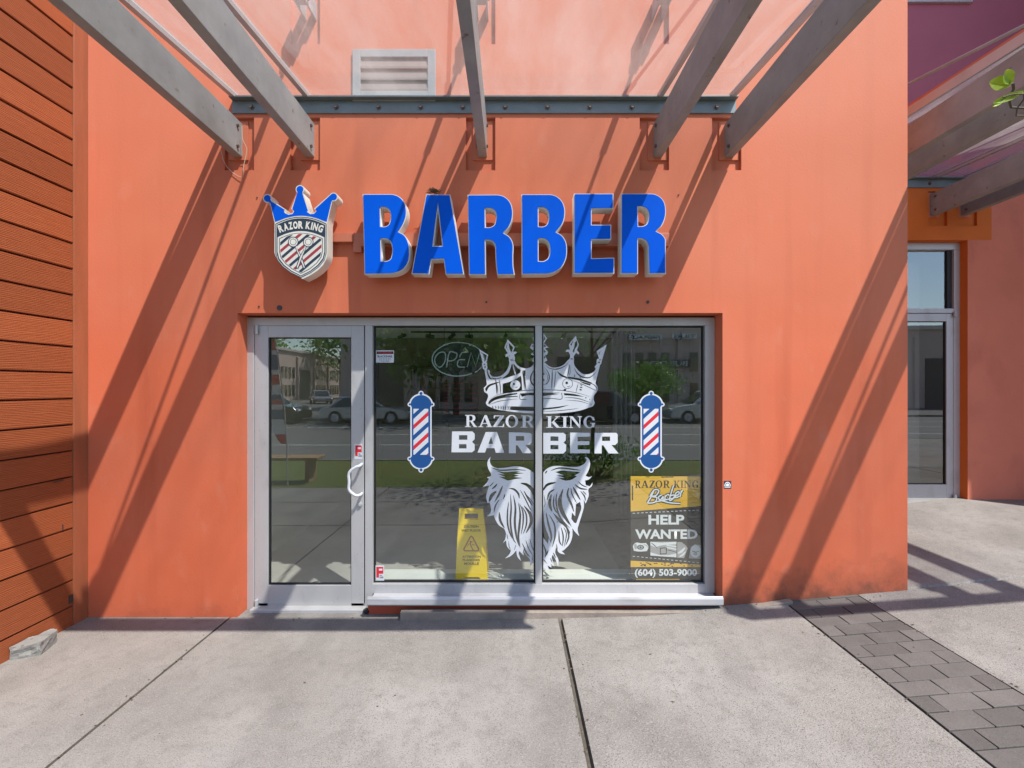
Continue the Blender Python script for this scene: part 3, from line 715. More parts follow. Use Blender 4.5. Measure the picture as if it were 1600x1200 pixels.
def shield(xa, xb, ytop, yend, yside, ybot):
    c = (xa+xb)/2
    right = [(xb, yside), (xb-.035*(xb-xa), yside+(ybot-yside)*.28), (xb-.14*(xb-xa), yside+(ybot-yside)*.55), (xb-.30*(xb-xa), yside+(ybot-yside)*.80)]
    left = [(xa+xb-p[0], p[1]) for p in right]
    return arc_pts(xa, xb, ytop, yend) + right + [(c, ybot)] + left[::-1]
lay = []
crown = [(158,262),(212,470)] + arc_pts(214, 778, 402, 476)[1:-1] + [(780,470),(832,252)] + ell(855,195,38,n=12,a0=110,a1=-140) + [(652,330),(668,352),(640,383),(598,386),(562,362),(572,345),(517,175)] + ell(485,112,38,n=12,a0=45,a1=-225) + [(400,330),(422,352),(404,384),(358,393),(316,374),(308,345),(320,338),(178,250)] + ell(125,212,38,n=12,a0=25,a1=-285)
lay.append((1, crown))
lay.append((2, shield(214, 778, 415, 492, 815, 1088)))
lay.append((0, shield(222, 770, 425, 500, 815, 1078))); lay.append((2, shield(227, 765, 431, 506, 815, 1072)))
lay.append((0, shield(238, 754, 573, 642, 800, 1062)))
inner = shield(262, 730, 598, 660, 790, 1035)
lay.append((2, shield(255, 737, 592, 655, 795, 1043)))
lay.append((0, inner))
bm = paint([(m, Cs(p)) for m, p in lay], YL0-.001)
obj('crest', bm, [M['sign_white'], M['sign_blue'], M['navy']], sh)
def clip_poly(subject, clipp):   # convex clip (Sutherland-Hodgman)
    out = subject
    if geometry_area(clipp) < 0: clipp = clipp[::-1]
    for i in range(len(clipp)):
        a, b = clipp[i-1], clipp[i]; inp = out; out = []
        if not inp: break
        side = lambda p: (b[0]-a[0])*(p[1]-a[1]) - (b[1]-a[1])*(p[0]-a[0])
        for j in range(len(inp)):
            p, q = inp[j-1], inp[j]; sp, sq = side(p), side(q)
            if (sp >= 0) != (sq >= 0):
                t = sp/(sp-sq); out.append((p[0]+(q[0]-p[0])*t, p[1]+(q[1]-p[1])*t))
            if sq >= 0: out.append(q)
    return out
inner2 = shield(268, 724, 604, 665, 788, 1028)
bm = nb(); stripe = []
for k in range(-2, 17):
    c = 82*k; col = 0 if k % 2 else 1
    x0 = 262; yb = 560 + c*1.0
    s = [(x0-60, yb+110), (x0+560, yb-420), (x0+560, yb-420+38), (x0-60, yb+110+38)]
    s = clip_poly(s, inner2)
    if len(s) > 2: stripe.append((col, Cs(s)))
bm.free(); bm = paint(stripe, YL0-.0018)
obj('stripes', bm, [M['navy'], M['sign_red']], sh)
sc = []
for s in (-1, 1):
    c = 495; mx = lambda pts: [(c+s*(x-c), y) for x, y in pts]
    for mi, r1, wd in ((1, 58, 0), (0, 49, 0), (1, 36, 0), (0, 30, 0)): sc.append((mi, ell(c+s*83, 693, r1, n=24)))
    sc.append((1, mx([(545,725),(520,790),(482,850),(436,985),(470,985),(520,850),(560,745)])))
    sc.append((0, mx([(540,735),(527,790),(490,855),(450,975),(462,978),(512,848),(552,750)])))
bm = paint([(m, Cs(p)) for m, p in sc], YL0-.0026)
obj('scissors', bm, [M['sign_white'], M['navy']], sh)
bm = nb()
word = "RAZOR KING"; wds = [58,58,50,58,62,24,58,26,58,60]; tot = sum(wds); xx = 247
for ch, wd in zip(word, wds):
    wpx = wd*(745-247)/tot; cx = xx+wpx/2; xx += wpx
    if ch == ' ': continue
    u = (cx-495)/250; yc = 505+52*u*u; ang = -math.atan2(104*u/250, 1)
    me = text_mesh(ch, bold=.05)
    X0, X1 = -wpx*.45, wpx*.45
    if ch == 'I': X0, X1 = -wpx*.30, wpx*.30
    fit(me, X0, X1, -42, 42, 0)
    for v in me.vertices:
        a, b = v.co.x, v.co.z
        px = cx + a*math.cos(ang) + b*math.sin(-ang)*-1*-1; py = yc - (b*math.cos(ang) + a*math.sin(ang))
        q = Cs([(px, py)])[0]; v.co = (q[0], YL0-.003, q[1])
    merge(bm, me)
obj('lettering', bm, M['sign_white'], sh)

# ------------------------------------------------------------------ serif capitals
def serif(ch):
    S = [(1, [(.14,0),(.36,0),(.36,1),(.14,1)]), (1, [(.02,0),(.48,0),(.48,.06),(.02,.06)]), (1, [(.02,.94),(.40,.94),(.40,1),(.02,1)])]
    if ch == 'R': return 1.0, S + [(1, rounded([(.3,1),(.6,1),(.80,.92),(.86,.74),(.80,.56),(.6,.46),(.3,.46)], 50)), (-1, rounded([(.36,.93),(.5,.93),(.61,.86),(.635,.73),(.6,.59),(.5,.53),(.36,.53)], 50)), (1, [(.42,.5),(.62,.5),(.90,.08),(1,.06),(1,0),(.74,0)])]
    if ch == 'A': return 1.06, [(1, [(.45,1),(.62,1),(.96,.06),(1.05,.06),(1.05,0),(.60,0),(.60,.06),(.71,.06),(.64,.27),(.29,.27),(.22,.06),(.34,.06),(.34,0),(0,0),(0,.06),(.10,.06)]), (-1, [(.465,.78),(.615,.34),(.315,.34)])]
    if ch == 'Z': return .9, [(1, [(.07,1),(.88,1),(.88,.93),(.34,.07),(.76,.07),(.83,.28),(.9,.28),(.88,0),(.02,0),(.02,.07),(.57,.93),(.2,.93),(.13,.74),(.07,.74)])]
    if ch == 'O': return 1.05, [(1, ell(.52,.5,.51,.52)), (-1, ell(.52,.5,.29,.45))]
    if ch == 'K': return 1.08, S + [(1, [(.36,.40),(.76,.94),(.64,.94),(.64,1),(1,1),(1,.94),(.88,.94),(.57,.58),(.94,.06),(1.06,.06),(1.06,0),(.74,0),(.36,.50)])]
    if ch == 'I': return .52, [(1, [(.14,0),(.36,0),(.36,1),(.14,1)]), (1, [(.0,0),(.5,0),(.5,.06),(.0,.06)]), (1, [(.0,.94),(.5,.94),(.5,1),(.0,1)])]
    if ch == 'N': return 1.08, [(1, [(.13,0),(.21,0),(.21,1),(.13,1)]), (1, [(.85,0),(.93,0),(.93,1),(.85,1)]), (1, [(.02,1),(.32,1),(.93,.16),(.93,0),(.84,0),(.13,.92),(.02,.94)]), (1, [(.0,0),(.34,0),(.34,.06),(.0,.06)]), (1, [(.72,.94),(1.06,.94),(1.06,1),(.72,1)])]
    if ch == 'G': return 1.05, [(1, ell(.5,.5,.49,.52)), (-1, ell(.52,.5,.27,.45)), (-1, [(.74,.36),(1.1,.36),(1.1,.66),(.74,.66)]), (1, [(.70,.08),(.92,.05),(.92,.42),(.70,.42)]), (1, [(.55,.37),(1.0,.37),(1.0,.43),(.55,.43)]), (1, [(.83,.62),(.89,.62),(.89,.96),(.83,.88)])]
def serif_layers(word, boxes_, mi, mp_):
    lay = []
    for ch, (x0, x1, y0, y1) in zip(word, boxes_):
        w_, ls = serif(ch)
        for s, pl in ls:
            lay.append((mi if s > 0 else -1, mp_([(x0+p[0]/w_*(x1-x0), y1-p[1]*(y1-y0)) for p in pl])))
    return lay
YV = .166       # vinyl on the outer face of the panes
C4 = crop(690, 640, 5.517, YV)
lay = serif_layers("RAZORKING", [(200,306,46,150),(318,440,48,150),(442,540,50,150),(550,662,48,154),(682,803,50,154),(900,1032,57,156),(1034,1092,58,156),(1096,1212,58,158),(1222,1330,56,158)], 0, C4)
LB = [([(90,188),(265,188),(285,208),(285,255),(262,278),(285,300),(285,350),(262,368),(85,368)], [[(150,220),(222,220),(222,260),(150,260)], [(150,297),(215,297),(215,335),(150,335)]]),
 ([(380,193),(477,193),(540,372),(468,372),(455,332),(388,332),(375,370),(310,370)], [[(427,232),(444,296),(404,296)]]),
 ([(580,195),(760,200),(778,215),(778,285),(757,303),(722,306),(785,376),(700,376),(655,308),(640,308),(640,376),(580,376)], [[(640,228),(712,228),(712,268),(640,268)]]),
 ([(875,200),(1050,200),(1070,217),(1070,265),(1050,285),(1073,303),(1073,355),(1050,379),(872,379)], [[(938,230),(1007,232),(1007,270),(938,270)], [(938,305),(1007,305),(1007,342),(938,342)]]),
 ([(1108,198),(1280,200),(1280,232),(1172,235),(1172,272),(1274,272),(1274,304),(1172,306),(1172,342),(1278,345),(1278,376),(1108,376)], []),
 ([(1320,200),(1505,200),(1518,215),(1518,285),(1497,305),(1465,306),(1526,378),(1440,378),(1395,308),(1380,308),(1380,378),(1318,378)], [[(1383,232),(1452,232),(1452,270),(1383,270)]])]
for o_, hs in LB:
    lay.append((0, C4(o_)))
    for h in hs: lay.append((-1, C4(h)))
obj('window_lettering', paint(lay, YV), M['white'], label='white vinyl words RAZOR KING BARBER across the shop window', cat='lettering')

# crown ---------------------------------------------------------------
C1 = crop(740, 510, 7.273, YV)
cr = []
def W(p, a=45): cr.append((0, rounded(p, a, 4)))
def H(p, a=45): cr.append((-1, rounded(p, a, 4)))
def HS(p, w_, t=True): cr.append((-1, stroke(p, w_*1.25, t)))
def WS(p, w_, t=True): cr.append((0, stroke(p, w_, t)))
W([(120,470),(185,505),(182,540),(215,568),(265,572),(325,552),(372,505),(400,450),(408,400),(470,400),(500,440),(550,470),(610,475),(660,455),(700,400),(770,380),(830,430),(880,462),(950,466),(1030,430),(1085,375),(1140,370),(1142,430),(1180,490),(1240,538),(1310,542),(1368,512),(1392,478),(1440,428),(1385,640),(1412,700),(1398,745),(1372,780),(1365,830),(1378,870),(1350,910),(1200,958),(1000,984),(780,992),(600,985),(400,965),(250,940),(160,903),(138,870),(155,830),(165,790),(160,770),(125,745),(115,700),(150,650)])
# left side spike
W([(62,258),(165,322),(150,400),(130,410),(105,415)], 30); H([(85,290),(150,330),(138,385),(122,400)], 30); WS([(95,300),(120,400)], 9)
cr.append((0, ell(125,430,30,n=18))); cr.append((0, ell(130,465,28,n=18))); cr.append((-1, ell(122,432,8))); cr.append((-1, ell(130,462,10)))
# second spike, fleur
W([(388,146),(468,235),(425,335),(395,310),(350,238)], 30); H([(388,175),(375,240),(405,290),(366,238)], 30); H([(400,190),(450,238),(428,300),(408,250)], 30)
W([(362,350),(365,315),(395,305),(425,335),(445,290),(480,285),(495,300),(460,320),(470,355),(405,372),(390,340)]); H([(398,325),(410,330),(412,345)])
cr.append((0, stroke([(400,372),(470,365)], 26, False))); WS([(402,392),(468,388)], 24, False); HS([(412,377),(460,372)], 5); HS([(415,390),(462,387)], 5)
# centre finial
W([(780,58),(836,135),(800,192),(852,240),(812,250),(845,290),(835,320),(810,330),(838,385),(800,410),(700,410),(668,395),(672,362),(700,340),(650,318),(690,280),(640,245),(660,200),(690,195),(668,130)], 30)
H([(800,110),(818,138),(792,170)], 30); H([(800,205),(830,225),(795,235)], 30); H([(795,262),(825,290),(800,300)], 30); H([(800,330),(815,350),(800,375)], 30); H([(655,235),(670,212),(690,225)], 30); H([(665,305),(690,290),(695,310)], 30)
# fourth spike, fleur
W([(1160,108),(1196,210),(1165,285),(1125,360),(1100,290),(1083,205)], 30); H([(1150,185),(1172,160),(1182,212),(1150,262),(1140,330),(1125,280),(1145,225)], 30); H([(1140,150),(1100,205),(1110,225)],30)
W([(1045,290),(1058,262),(1095,265),(1120,300),(1150,285),(1175,272),(1198,295),(1195,322),(1165,300),(1140,335),(1142,380),(1085,380),(1098,335),(1080,290)]); HS([(1095,365),(1135,362)], 6); HS([(1098,378),(1135,376)], 5)
# right spike
W([(1512,205),(1445,432),(1400,420),(1398,385),(1425,365),(1398,280)], 30); H([(1450,275),(1420,300),(1432,330),(1430,300)], 30)
cr.append((0, ell(1430,383,32,18))); cr.append((0, ell(1425,410,30,18))); cr.append((-1, ell(1438,380,13,6))); cr.append((-1, ell(1425,408,14,8)))
W([(1375,462),(1400,425),(1440,430),(1420,480),(1392,485)])
# inside of the left half
H([(432,430),(460,430),(500,472),(535,495),(530,526),(480,552),(340,592),(325,588),(388,540),(420,475)])
WS([(445,425),(462,500),(482,560)], 14); HS([(150,485),(165,545),(190,590),(240,600)], 14); H([(190,560),(240,590),(320,575),(300,592),(235,605)])
H([(330,652),(440,618),(535,560),(545,600),(552,725),(330,765)], 30)
cr.append((0, ell(475,667,57,55))); cr.append((-1, ell(458,655,13))); HS([(470,690),(485,695),(502,682)], 6)
H([(140,745),(130,710),(160,670),(240,640),(320,625),(250,655),(175,690),(152,730)])
HS([(248,600),(262,690),(266,780)], 13); HS([(290,600),(303,690),(305,775)], 9); HS([(272,650),(280,775)], 4)
H([(575,500),(590,500),(590,560),(575,560)]); HS([(552,500),(570,600),(578,725)], 10); H([(560,500),(575,500),(600,720),(590,722)])
# jewel
HS([(702,478),(655,555),(650,620),(680,668),(702,678)], 14); HS([(800,455),(850,530),(860,590),(835,645),(780,668)], 9)
HS([(790,480),(835,545),(840,600),(815,640)], 5); cr.append((-1, ell(798,540,10,12))); cr.append((-1, ell(790,608,16,12))); cr.append((-1, ell(695,605,18,18)))
for a, b in ((858,560),(860,590),(852,622),(832,650)): cr.append((-1, ell(a, b, 7, 9)))
# right half lines
HS([(815,440),(870,478),(950,484),(1035,452),(1080,400)], 9); HS([(895,490),(892,600),(885,712)], 10); HS([(935,500),(925,600),(915,712)], 7)
H([(945,505),(1000,545),(1070,578),(1060,590),(985,560)]); HS([(1095,430),(1080,510),(1062,570)], 9); HS([(1110,430),(1098,520),(1080,575)], 4)
HS([(1140,465),(1180,535),(1240,575),(1320,580),(1392,520)], 11); HS([(1148,540),(1150,580)], 7); HS([(1212,565),(1212,595)], 7)
H([(1060,570),(1200,590),(1345,640),(1340,655),(1200,615),(1080,590)]); H([(1200,620),(1330,655),(1325,672),(1240,645)])
HS([(1100,605),(1220,650),(1360,715),(1390,730)], 6); HS([(1330,645),(1370,665),(1400,700),(1395,740)], 8)
cr.append((-1, ell(1068,650,60,60))); cr.append((0, ell(1068,650,54,54))); cr.append((-1, ell(1058,642,15))); HS([(1060,680),(1080,688),(1098,668)], 6)
HS([(1190,645),(1175,700),(1163,750)], 6); HS([(1208,660),(1238,672)], 9); HS([(1205,690),(1238,695)], 11); HS([(1200,718),(1232,722)], 12)
H([(1025,710),(1055,712),(1045,738),(1020,728)])
# lower band and ring
H([(165,882),(178,845),(230,808),(330,778),(500,755),(490,772),(350,795),(500,790),(500,800),(330,815),(220,850),(178,885)])
HS([(168,832),(300,772),(520,735),(700,722),(880,722),(1020,730),(1200,762),(1340,806)], 7)
H([(530,762),(702,752),(702,786),(600,785),(545,802),(545,795)]); HS([(530,760),(528,826),(600,828)], 6, False); HS([(780,822),(900,820),(1000,825),(1000,755)], 6, False)
H([(780,752),(990,754),(900,768),(970,775),(860,782),(780,795)]); H([(1025,758),(1140,768),(1260,800),(1140,790),(1030,782)]); HS([(1030,808),(1180,818),(1325,865)], 7)
cr.append((-1, ell(1275,810,6,9))); cr.append((-1, ell(1318,830,4,7)))
HS([(180,892),(300,848),(520,822)], 6); HS([(1040,838),(1200,850),(1330,888)], 5); HS([(1335,870),(1335,905)], 5)
H([(425,908),(702,915),(702,962),(560,958),(420,950)], 20)
for x in (215, 250, 282, 310, 335, 362, 390, 412): HS([(x-4,898+(x-200)*.02),(x+4,925),(x-2,925+(x-180)*.14)], 9)
H([(780,930),(960,912),(1090,893),(980,925),(780,948)])
HS([(780,968),(1000,955),(1200,930)], 6)
obj('crown_decal', paint([(m, C1(p)) for m, p in cr], YV), M['white'], label='white line drawn crown decal at the top of the shop window', cat='decal')

# beard ---------------------------------------------------------------
C2 = crop(740, 700, 6, YV); C3 = crop(835, 700, 6, YV)
bl = [(0, C2(rounded([(160,80),(152,120),(170,165),(210,185),(290,185),(390,172),(480,185),(540,215),(580,258),(580,1040),(530,1108),(525,1040),(490,1000),(470,965),(467,1008),(430,965),(422,990),(447,1062),(412,1022),(400,960),(350,1012),(292,1036),(338,992),(350,962),(318,930),(303,865),(272,894),(298,848),(290,762),(240,727),(205,672),(188,628),(165,636),(122,638),(158,608),(162,560),(150,510),(130,517),(119,460),(130,400),(145,352),(88,362),(120,330),(145,288),(124,275),(160,265),(163,240),(137,190),(130,130)], 60, 4)))]
def bh(mp_, items):
    for it in items:
        if isinstance(it[0], (list,)): bl.append((-1, mp_(stroke(it[0], it[1]*1.3))))
        else: bl.append((-1, mp_(rounded(it[1], 30, 3))))
bh(C2, [([(165,183),(250,208),(390,203),(495,210)], 10),
 ('p', [(205,212),(280,225),(400,218),(440,222),(400,230),(480,235),(375,248),(430,260),(372,270),(460,282),(385,292),(320,305),(235,268),(300,272),(225,242),(290,248)]),
 ([(440,330),(500,345),(550,395),(563,440),(560,480)], 26), ([(330,378),(380,388),(420,430),(428,475)], 15), ([(170,385),(200,362),(220,335)], 12), ([(150,365),(170,340),(190,320)], 6),
 ([(145,505),(170,445),(215,405)], 24), ([(198,505),(240,430),(272,352)], 15), ([(190,612),(205,540),(242,482)], 10), ([(278,482),(296,430)], 8), ([(240,600),(250,680),(290,752)], 18),
 ([(330,500),(318,600),(320,720),(350,820),(378,862)], 13), ([(345,430),(352,560),(345,700),(368,840),(398,895)], 14), ([(372,440),(392,560),(386,700),(402,830),(428,925)], 17),
 ([(420,510),(437,620),(428,740),(420,830),(438,940)], 17), ([(430,520),(462,600),(464,700),(444,815)], 12), ([(450,545),(492,620),(494,720),(462,810)], 12), ([(472,540),(530,620),(538,700),(490,800)], 24),
 ([(435,390),(480,470),(525,560),(543,590)], 9), ([(470,400),(515,480),(552,545)], 13), ([(498,440),(540,490),(560,530)], 6), ([(452,890),(474,940),(460,990)], 7), ([(488,860),(515,940),(560,1015)], 8), ([(525,850),(547,925),(572,975)], 8),
 ([(330,870),(332,920),(348,955)], 6), ([(472,920),(492,980),(528,1022)], 13), ([(558,740),(574,850)], 11), ([(310,800),(322,860)], 6), ([(555,1060),(548,1010)], 6), ([(398,905),(380,960)], 5)])
bl.append((0, C3(rounded([(78,250),(110,200),(170,172),(260,170),(350,178),(420,172),(470,145),(492,110),(470,85),(500,92),(522,140),(515,190),(480,262),(520,272),(542,262),(510,295),(475,305),(482,348),(520,360),(545,323),(540,355),(507,385),(510,440),(480,522),(462,480),(465,540),(440,640),(415,720),(405,760),(420,826),(380,785),(356,752),(355,830),(330,900),(275,958),(255,965),(288,998),(232,982),(202,930),(195,980),(226,1050),(222,1112),(200,1050),(172,1000),(162,1030),(187,1112),(152,1080),(160,1122),(122,1100),(142,1152),(70,1100)], 60, 4))))
bh(C3, [([(100,240),(120,212)], 9), ([(150,215),(230,188),(350,198),(440,210)], 11),
 ('p', [(195,225),(250,212),(330,217),(400,222),(430,228),(375,258),(400,265),(345,298),(290,305),(225,282),(285,280),(205,255),(275,255)]),
 ([(80,402),(120,345),(205,322)], 18), ([(120,490),(140,422),(192,385)], 14), ([(158,430),(143,520),(165,598)], 22), ([(186,432),(180,540),(212,612)], 13), ([(215,408),(203,500),(235,640),(335,755)], 13),
 ([(238,440),(226,520),(262,620),(328,720)], 14), ([(270,380),(243,480),(262,585),(348,738)], 22), ('p', [(170,602),(225,650),(302,728),(334,790),(325,832),(292,745),(225,688)]),
 ([(325,370),(310,440),(348,530),(370,600)], 16), ([(342,372),(352,430),(398,520)], 9), ([(362,362),(392,420),(432,490)], 15), ('p', [(390,525),(428,505),(440,560),(420,625),(392,705),(372,700),(346,665),(352,605),(382,640)]),
 ([(378,340),(430,378),(500,388)], 12), ([(410,312),(450,350),(500,368)], 8), ([(430,402),(468,450),(480,498)], 10), ([(452,402),(488,440)], 7),
 ([(82,600),(86,700),(104,770),(148,870)], 13), ([(108,600),(128,700),(158,820),(150,890)], 15), ([(137,622),(188,720),(192,830),(166,930)], 13), ('p', [(80,705),(108,762),(132,850),(128,900),(100,862),(80,835)]),
 ([(230,770),(234,870),(258,915)], 11), ([(250,742),(270,830),(262,925)], 11), ([(274,742),(300,810),(276,935)], 8), ([(302,760),(322,830),(292,915)], 12), ([(80,895),(108,975),(98,1030)], 11),
 ([(132,950),(112,1010)], 8), ([(206,900),(216,958)], 7), ([(80,1040),(122,1088)], 8), ([(150,1030),(168,1080)], 7), ([(177,980),(200,1035)], 9), ([(210,690),(222,695)], 7), ([(90,440),(100,520),(88,560)], 6)])
obj('beard_decal', paint(bl, YV), M['white'], label='white moustache and flowing beard decal under the window words', cat='decal')

# barber pole decals ---------------------------------------------------
def pole_decal(dx, label):
    C6 = lambda pts: [P(620+dx+x/8, 600+y/8, YV) for x, y in pts]
    def shape(g):
        return [[(170+g,280),(436-g,280),(436-g,910),(170+g,910)],
                ell(303,262,150-g,142-g,n=40,a0=180,a1=360), [(153+g,262),(453-g,262),(430-g,300),(176+g,300)], ell(303,118,33-g*.75), ell(163,255,28-g*.8), ell(443,255,28-g*.8),
                ell(303,925,150-g,145-g,n=40,a0=0,a1=180), [(153+g,925),(453-g,925),(430-g,890),(176+g,890)], ell(303,1075,33-g*.75), ell(160,935,28-g*.8), ell(443,935,28-g*.8)]
    lay = [(0, p) for p in shape(0)] + [(1, p) for p in shape(18)] + [(0, [(208,310),(394,310),(394,884),(208,884)])]
    winr = [(208,310),(394,310),(394,884),(208,884)]
    k = 0; y0 = 395
    for y0, col in ((385,1),(520,2),(650,1),(782,2),(905,1),(1040,2)):
        s = clip_poly([(200,y0-2),(402,y0-187),(402,y0-187+62),(200,y0-2+62)] if col == 1 else [(200,y0-2),(402,y0-187),(402,y0-187+56),(200,y0-2+56)], winr)
        if len(s) > 2: lay.append((col, s))
    obj('barber_pole_decal', paint([(m, C6(p)) for m, p in lay], YV), [M['white'], M['pole_blue'], M['pole_red']], label=label, cat='decal', group='barber pole decals on the window')
pole_decal(0, 'striped barber pole decal on the left window pane below the OPEN sign')
pole_decal(359.6, 'striped barber pole decal on the right pane above the help wanted poster')

# stickers -------------------------------------------------------------
def flat(px0, py0, px1, py1, Y): 
    x0, z1 = P(px0, py0, Y); x1, z0 = P(px1, py1, Y); bm = nb()
    bm.faces.new([bm.verts.new(p) for p in ((x0,Y,z0),(x1,Y,z0),(x1,Y,z1),(x0,Y,z1))]); return bm
def p_sticker(px0, py0, w_, h_, Y, label):
    s = obj('parking_sticker', flat(px0, py0, px0+w_, py0+h_, Y), M['white'], label=label, cat='sticker', group='small red and white stickers')
    g = lambda pts: [P(px0+w_*x, py0+h_*y, Y-.0006) for x, y in pts]
    obj('emblem', paint([(0, g([(.12,.1),(.9,.1),(.9,.55),(.42,.55),(.42,.8),(.12,.8)])), (1, g([(.42,.22),(.8,.22),(.8,.34),(.42,.34)]))], Y-.0006), [M['pole_red'], M['white']], s)
    t = fitp(text_mesh("ALL\nLINES", .02), px0+w_*.48, py0+h_*.60, px0+w_*.92, py0+h_*.84, Y-.0008); obj('lettering', t, M['dark'], s)
p_sticker(553.5, 693.5, 13, 24, YD-.001, 'small red and white sticker on the door stile above the handle')
p_sticker(586.3, 883.3, 14, 24, YV, 'small red and white sticker in the bottom left corner of the left pane')
st = obj('warning_sticker', flat(587.5, 547.5, 615.5, 566.5, YV), M['white'], label='small security notice sticker at the upper left of the left pane', cat='sticker')
obj('header', flat(588.5, 549, 614.5, 553.2, YV-.0006), M['black'], st)
obj('lettering', fitp(text_mesh("ATTENTION", .02), 590.5, 549.6, 612.5, 552.7, YV-.0010), M['pole_red'], st)
bm = nb()
for (a, b, c, d) in ((590,555.2,613,558.6),(593,560,610,561),(593,562,610,563),(595,564,608,565)):
    if d-b > 2: merge(bm, fitp(text_mesh("BLACKSHIRE", .02), a, b, c, d, YV-.0010))
    else: merge(bm, fitp(text_mesh("- - - - - - -", .03), a, b, c, d, YV-.0010))
obj('small_print', bm, M['navy'], st)
ws = obj('wall_sticker', flat(1131, 751.5, 1142.5, 763.5, -.001), M['navy'], label='tiny dark square sticker with pale arch on the wall right of the window', cat='sticker')
g = lambda pts: [P(1131+11.5*x, 751.5+12*y, -.0016) for x, y in pts]
obj('emblem', paint([(0, g(ell(.5,.62,.42,.5,n=20,a0=180,a1=360)+[(.92,.7),(.08,.7)])), (1, g(ell(.5,.62,.32,.4,n=20,a0=180,a1=360)+[(.82,.64),(.18,.64)])), (0, g([(.3,.45),(.45,.32),(.62,.34),(.74,.55),(.6,.62),(.3,.62)])), (0, g([(.1,.78),(.9,.78),(.9,.86),(.1,.86)]))], -.0016), [M['poster_white'], M['dark']], ws)

# ------------------------------------------------------------------ help wanted poster behind the glass
YP = .186
po = obj('help_wanted_poster', flat(985.5, 744, 1098, 907, YP), M['charcoal'], label='yellow and charcoal HELP WANTED poster inside the right pane', cat='poster')
C5 = lambda dy: (lambda pts: [P(970+x/6.315, 730+y/6.315, YP-dy) for x, y in pts])
lay = [(0, [(97,88),(810,92),(810,380),(97,437)]), (0, [(97,922),(800,962),(800,985),(97,985)]), (0, [(150,1103),(580,1103),(580,1118),(150,1118)]), (2, [(108,180),(122,180),(122,328),(108,328)]), (2, [(785,140),(795,140),(790,310),(780,310)]), (2, [(400,93),(520,93),(520,102),(400,102)])]
for k in range(17):
    x = 118+k*42; lay.append((1, [(x,452-k*2.1),(x+22,451-k*2.1),(x+22,457-k*2.1),(x,458-k*2.1)])); y_ = 876+k*4.1
    lay.append((1, [(x,y_),(x+22,y_+2),(x+22,y_+7),(x,y_+5)]))
for k in range(26):
    x = 118+random.random()*650; y_ = 935+random.random()*36+(x-97)*.02; lay.append((2, [(x,y_),(x+18,y_-4),(x+26,y_+8),(x+8,y_+6)]))
obj('artwork', paint([(m, C5(.0006)(p)) for m, p in lay], YP-.0006), [M['yellow'], M['poster_white'], M['poster_ink']], po)
def ptext(s, x0, y0, x1, y1, m, nm='lettering', bold=.02, shear=0, dy=.0012):
    return obj(nm, fitp(text_mesh(s, bold, shear), 970+x0/6.315, 730+y0/6.315, 970+x1/6.315, 730+y1/6.315, YP-dy), m, po)
ptext("HELP", 273, 470, 627, 566, M['poster_white'], bold=.035)
ptext("WANTED", 142, 614, 757, 708, M['poster_white'], bold=.035)
ptext("(604) 503-9000", 138, 1003, 752, 1092, M['poster_white'], bold=.03)
bxs = []; xx = 140
for ch, wd in zip("RAZORKING", (62,80,60,76,74,68,30,80,76)):
    bxs.append((xx, xx+wd, 132, 203 if ch != 'R' else 205)); xx += wd + (6 if ch != 'R' or xx < 300 else 6)
    if len(bxs) == 5: xx += 36
s_ = (772-140)/(bxs[-1][1]-140); bxs = [(140+(a-140)*s_, 140+(b-140)*s_, c, d) for a, b, c, d in bxs]
obj('heading', paint(serif_layers("RAZORKING", bxs, 0, C5(.0012)), YP-.0012), M['poster_ink'], po)
# script word, drawn with a brush-like stroke and dark edge
scr = [[(285,290),(330,225),(375,230),(352,275),(310,290),(355,300),(335,345),(268,355)], [(330,222),(300,290),(262,352)], [(405,272),(372,295),(388,325),(418,290),(415,330),(432,322)], [(440,275),(432,330)], [(438,290),(465,268),(478,280)],
       [(520,180),(480,320),(515,312),(530,275),(495,280)], [(540,285),(575,262),(568,240),(540,262),(545,300),(580,285)], [(598,230),(588,290)], [(592,255),(612,225)]]
lay = [(1, stroke(s, 31, False)) for s in scr] + [(1, stroke([(310,350),(420,325),(585,290)], 32)), (1, stroke([(380,325),(480,350),(590,358)], 30, False))]
lay += [(0, stroke(s, 13, False)) for s in scr] + [(0, stroke([(312,348),(420,326),(583,291)], 15)), (0, stroke([(390,326),(480,350),(588,358)], 13, False))]
obj('script', paint([(m, C5(.0018)(p)) for m, p in lay], YP-.0018), [M['poster_white'], M['navy']], po)
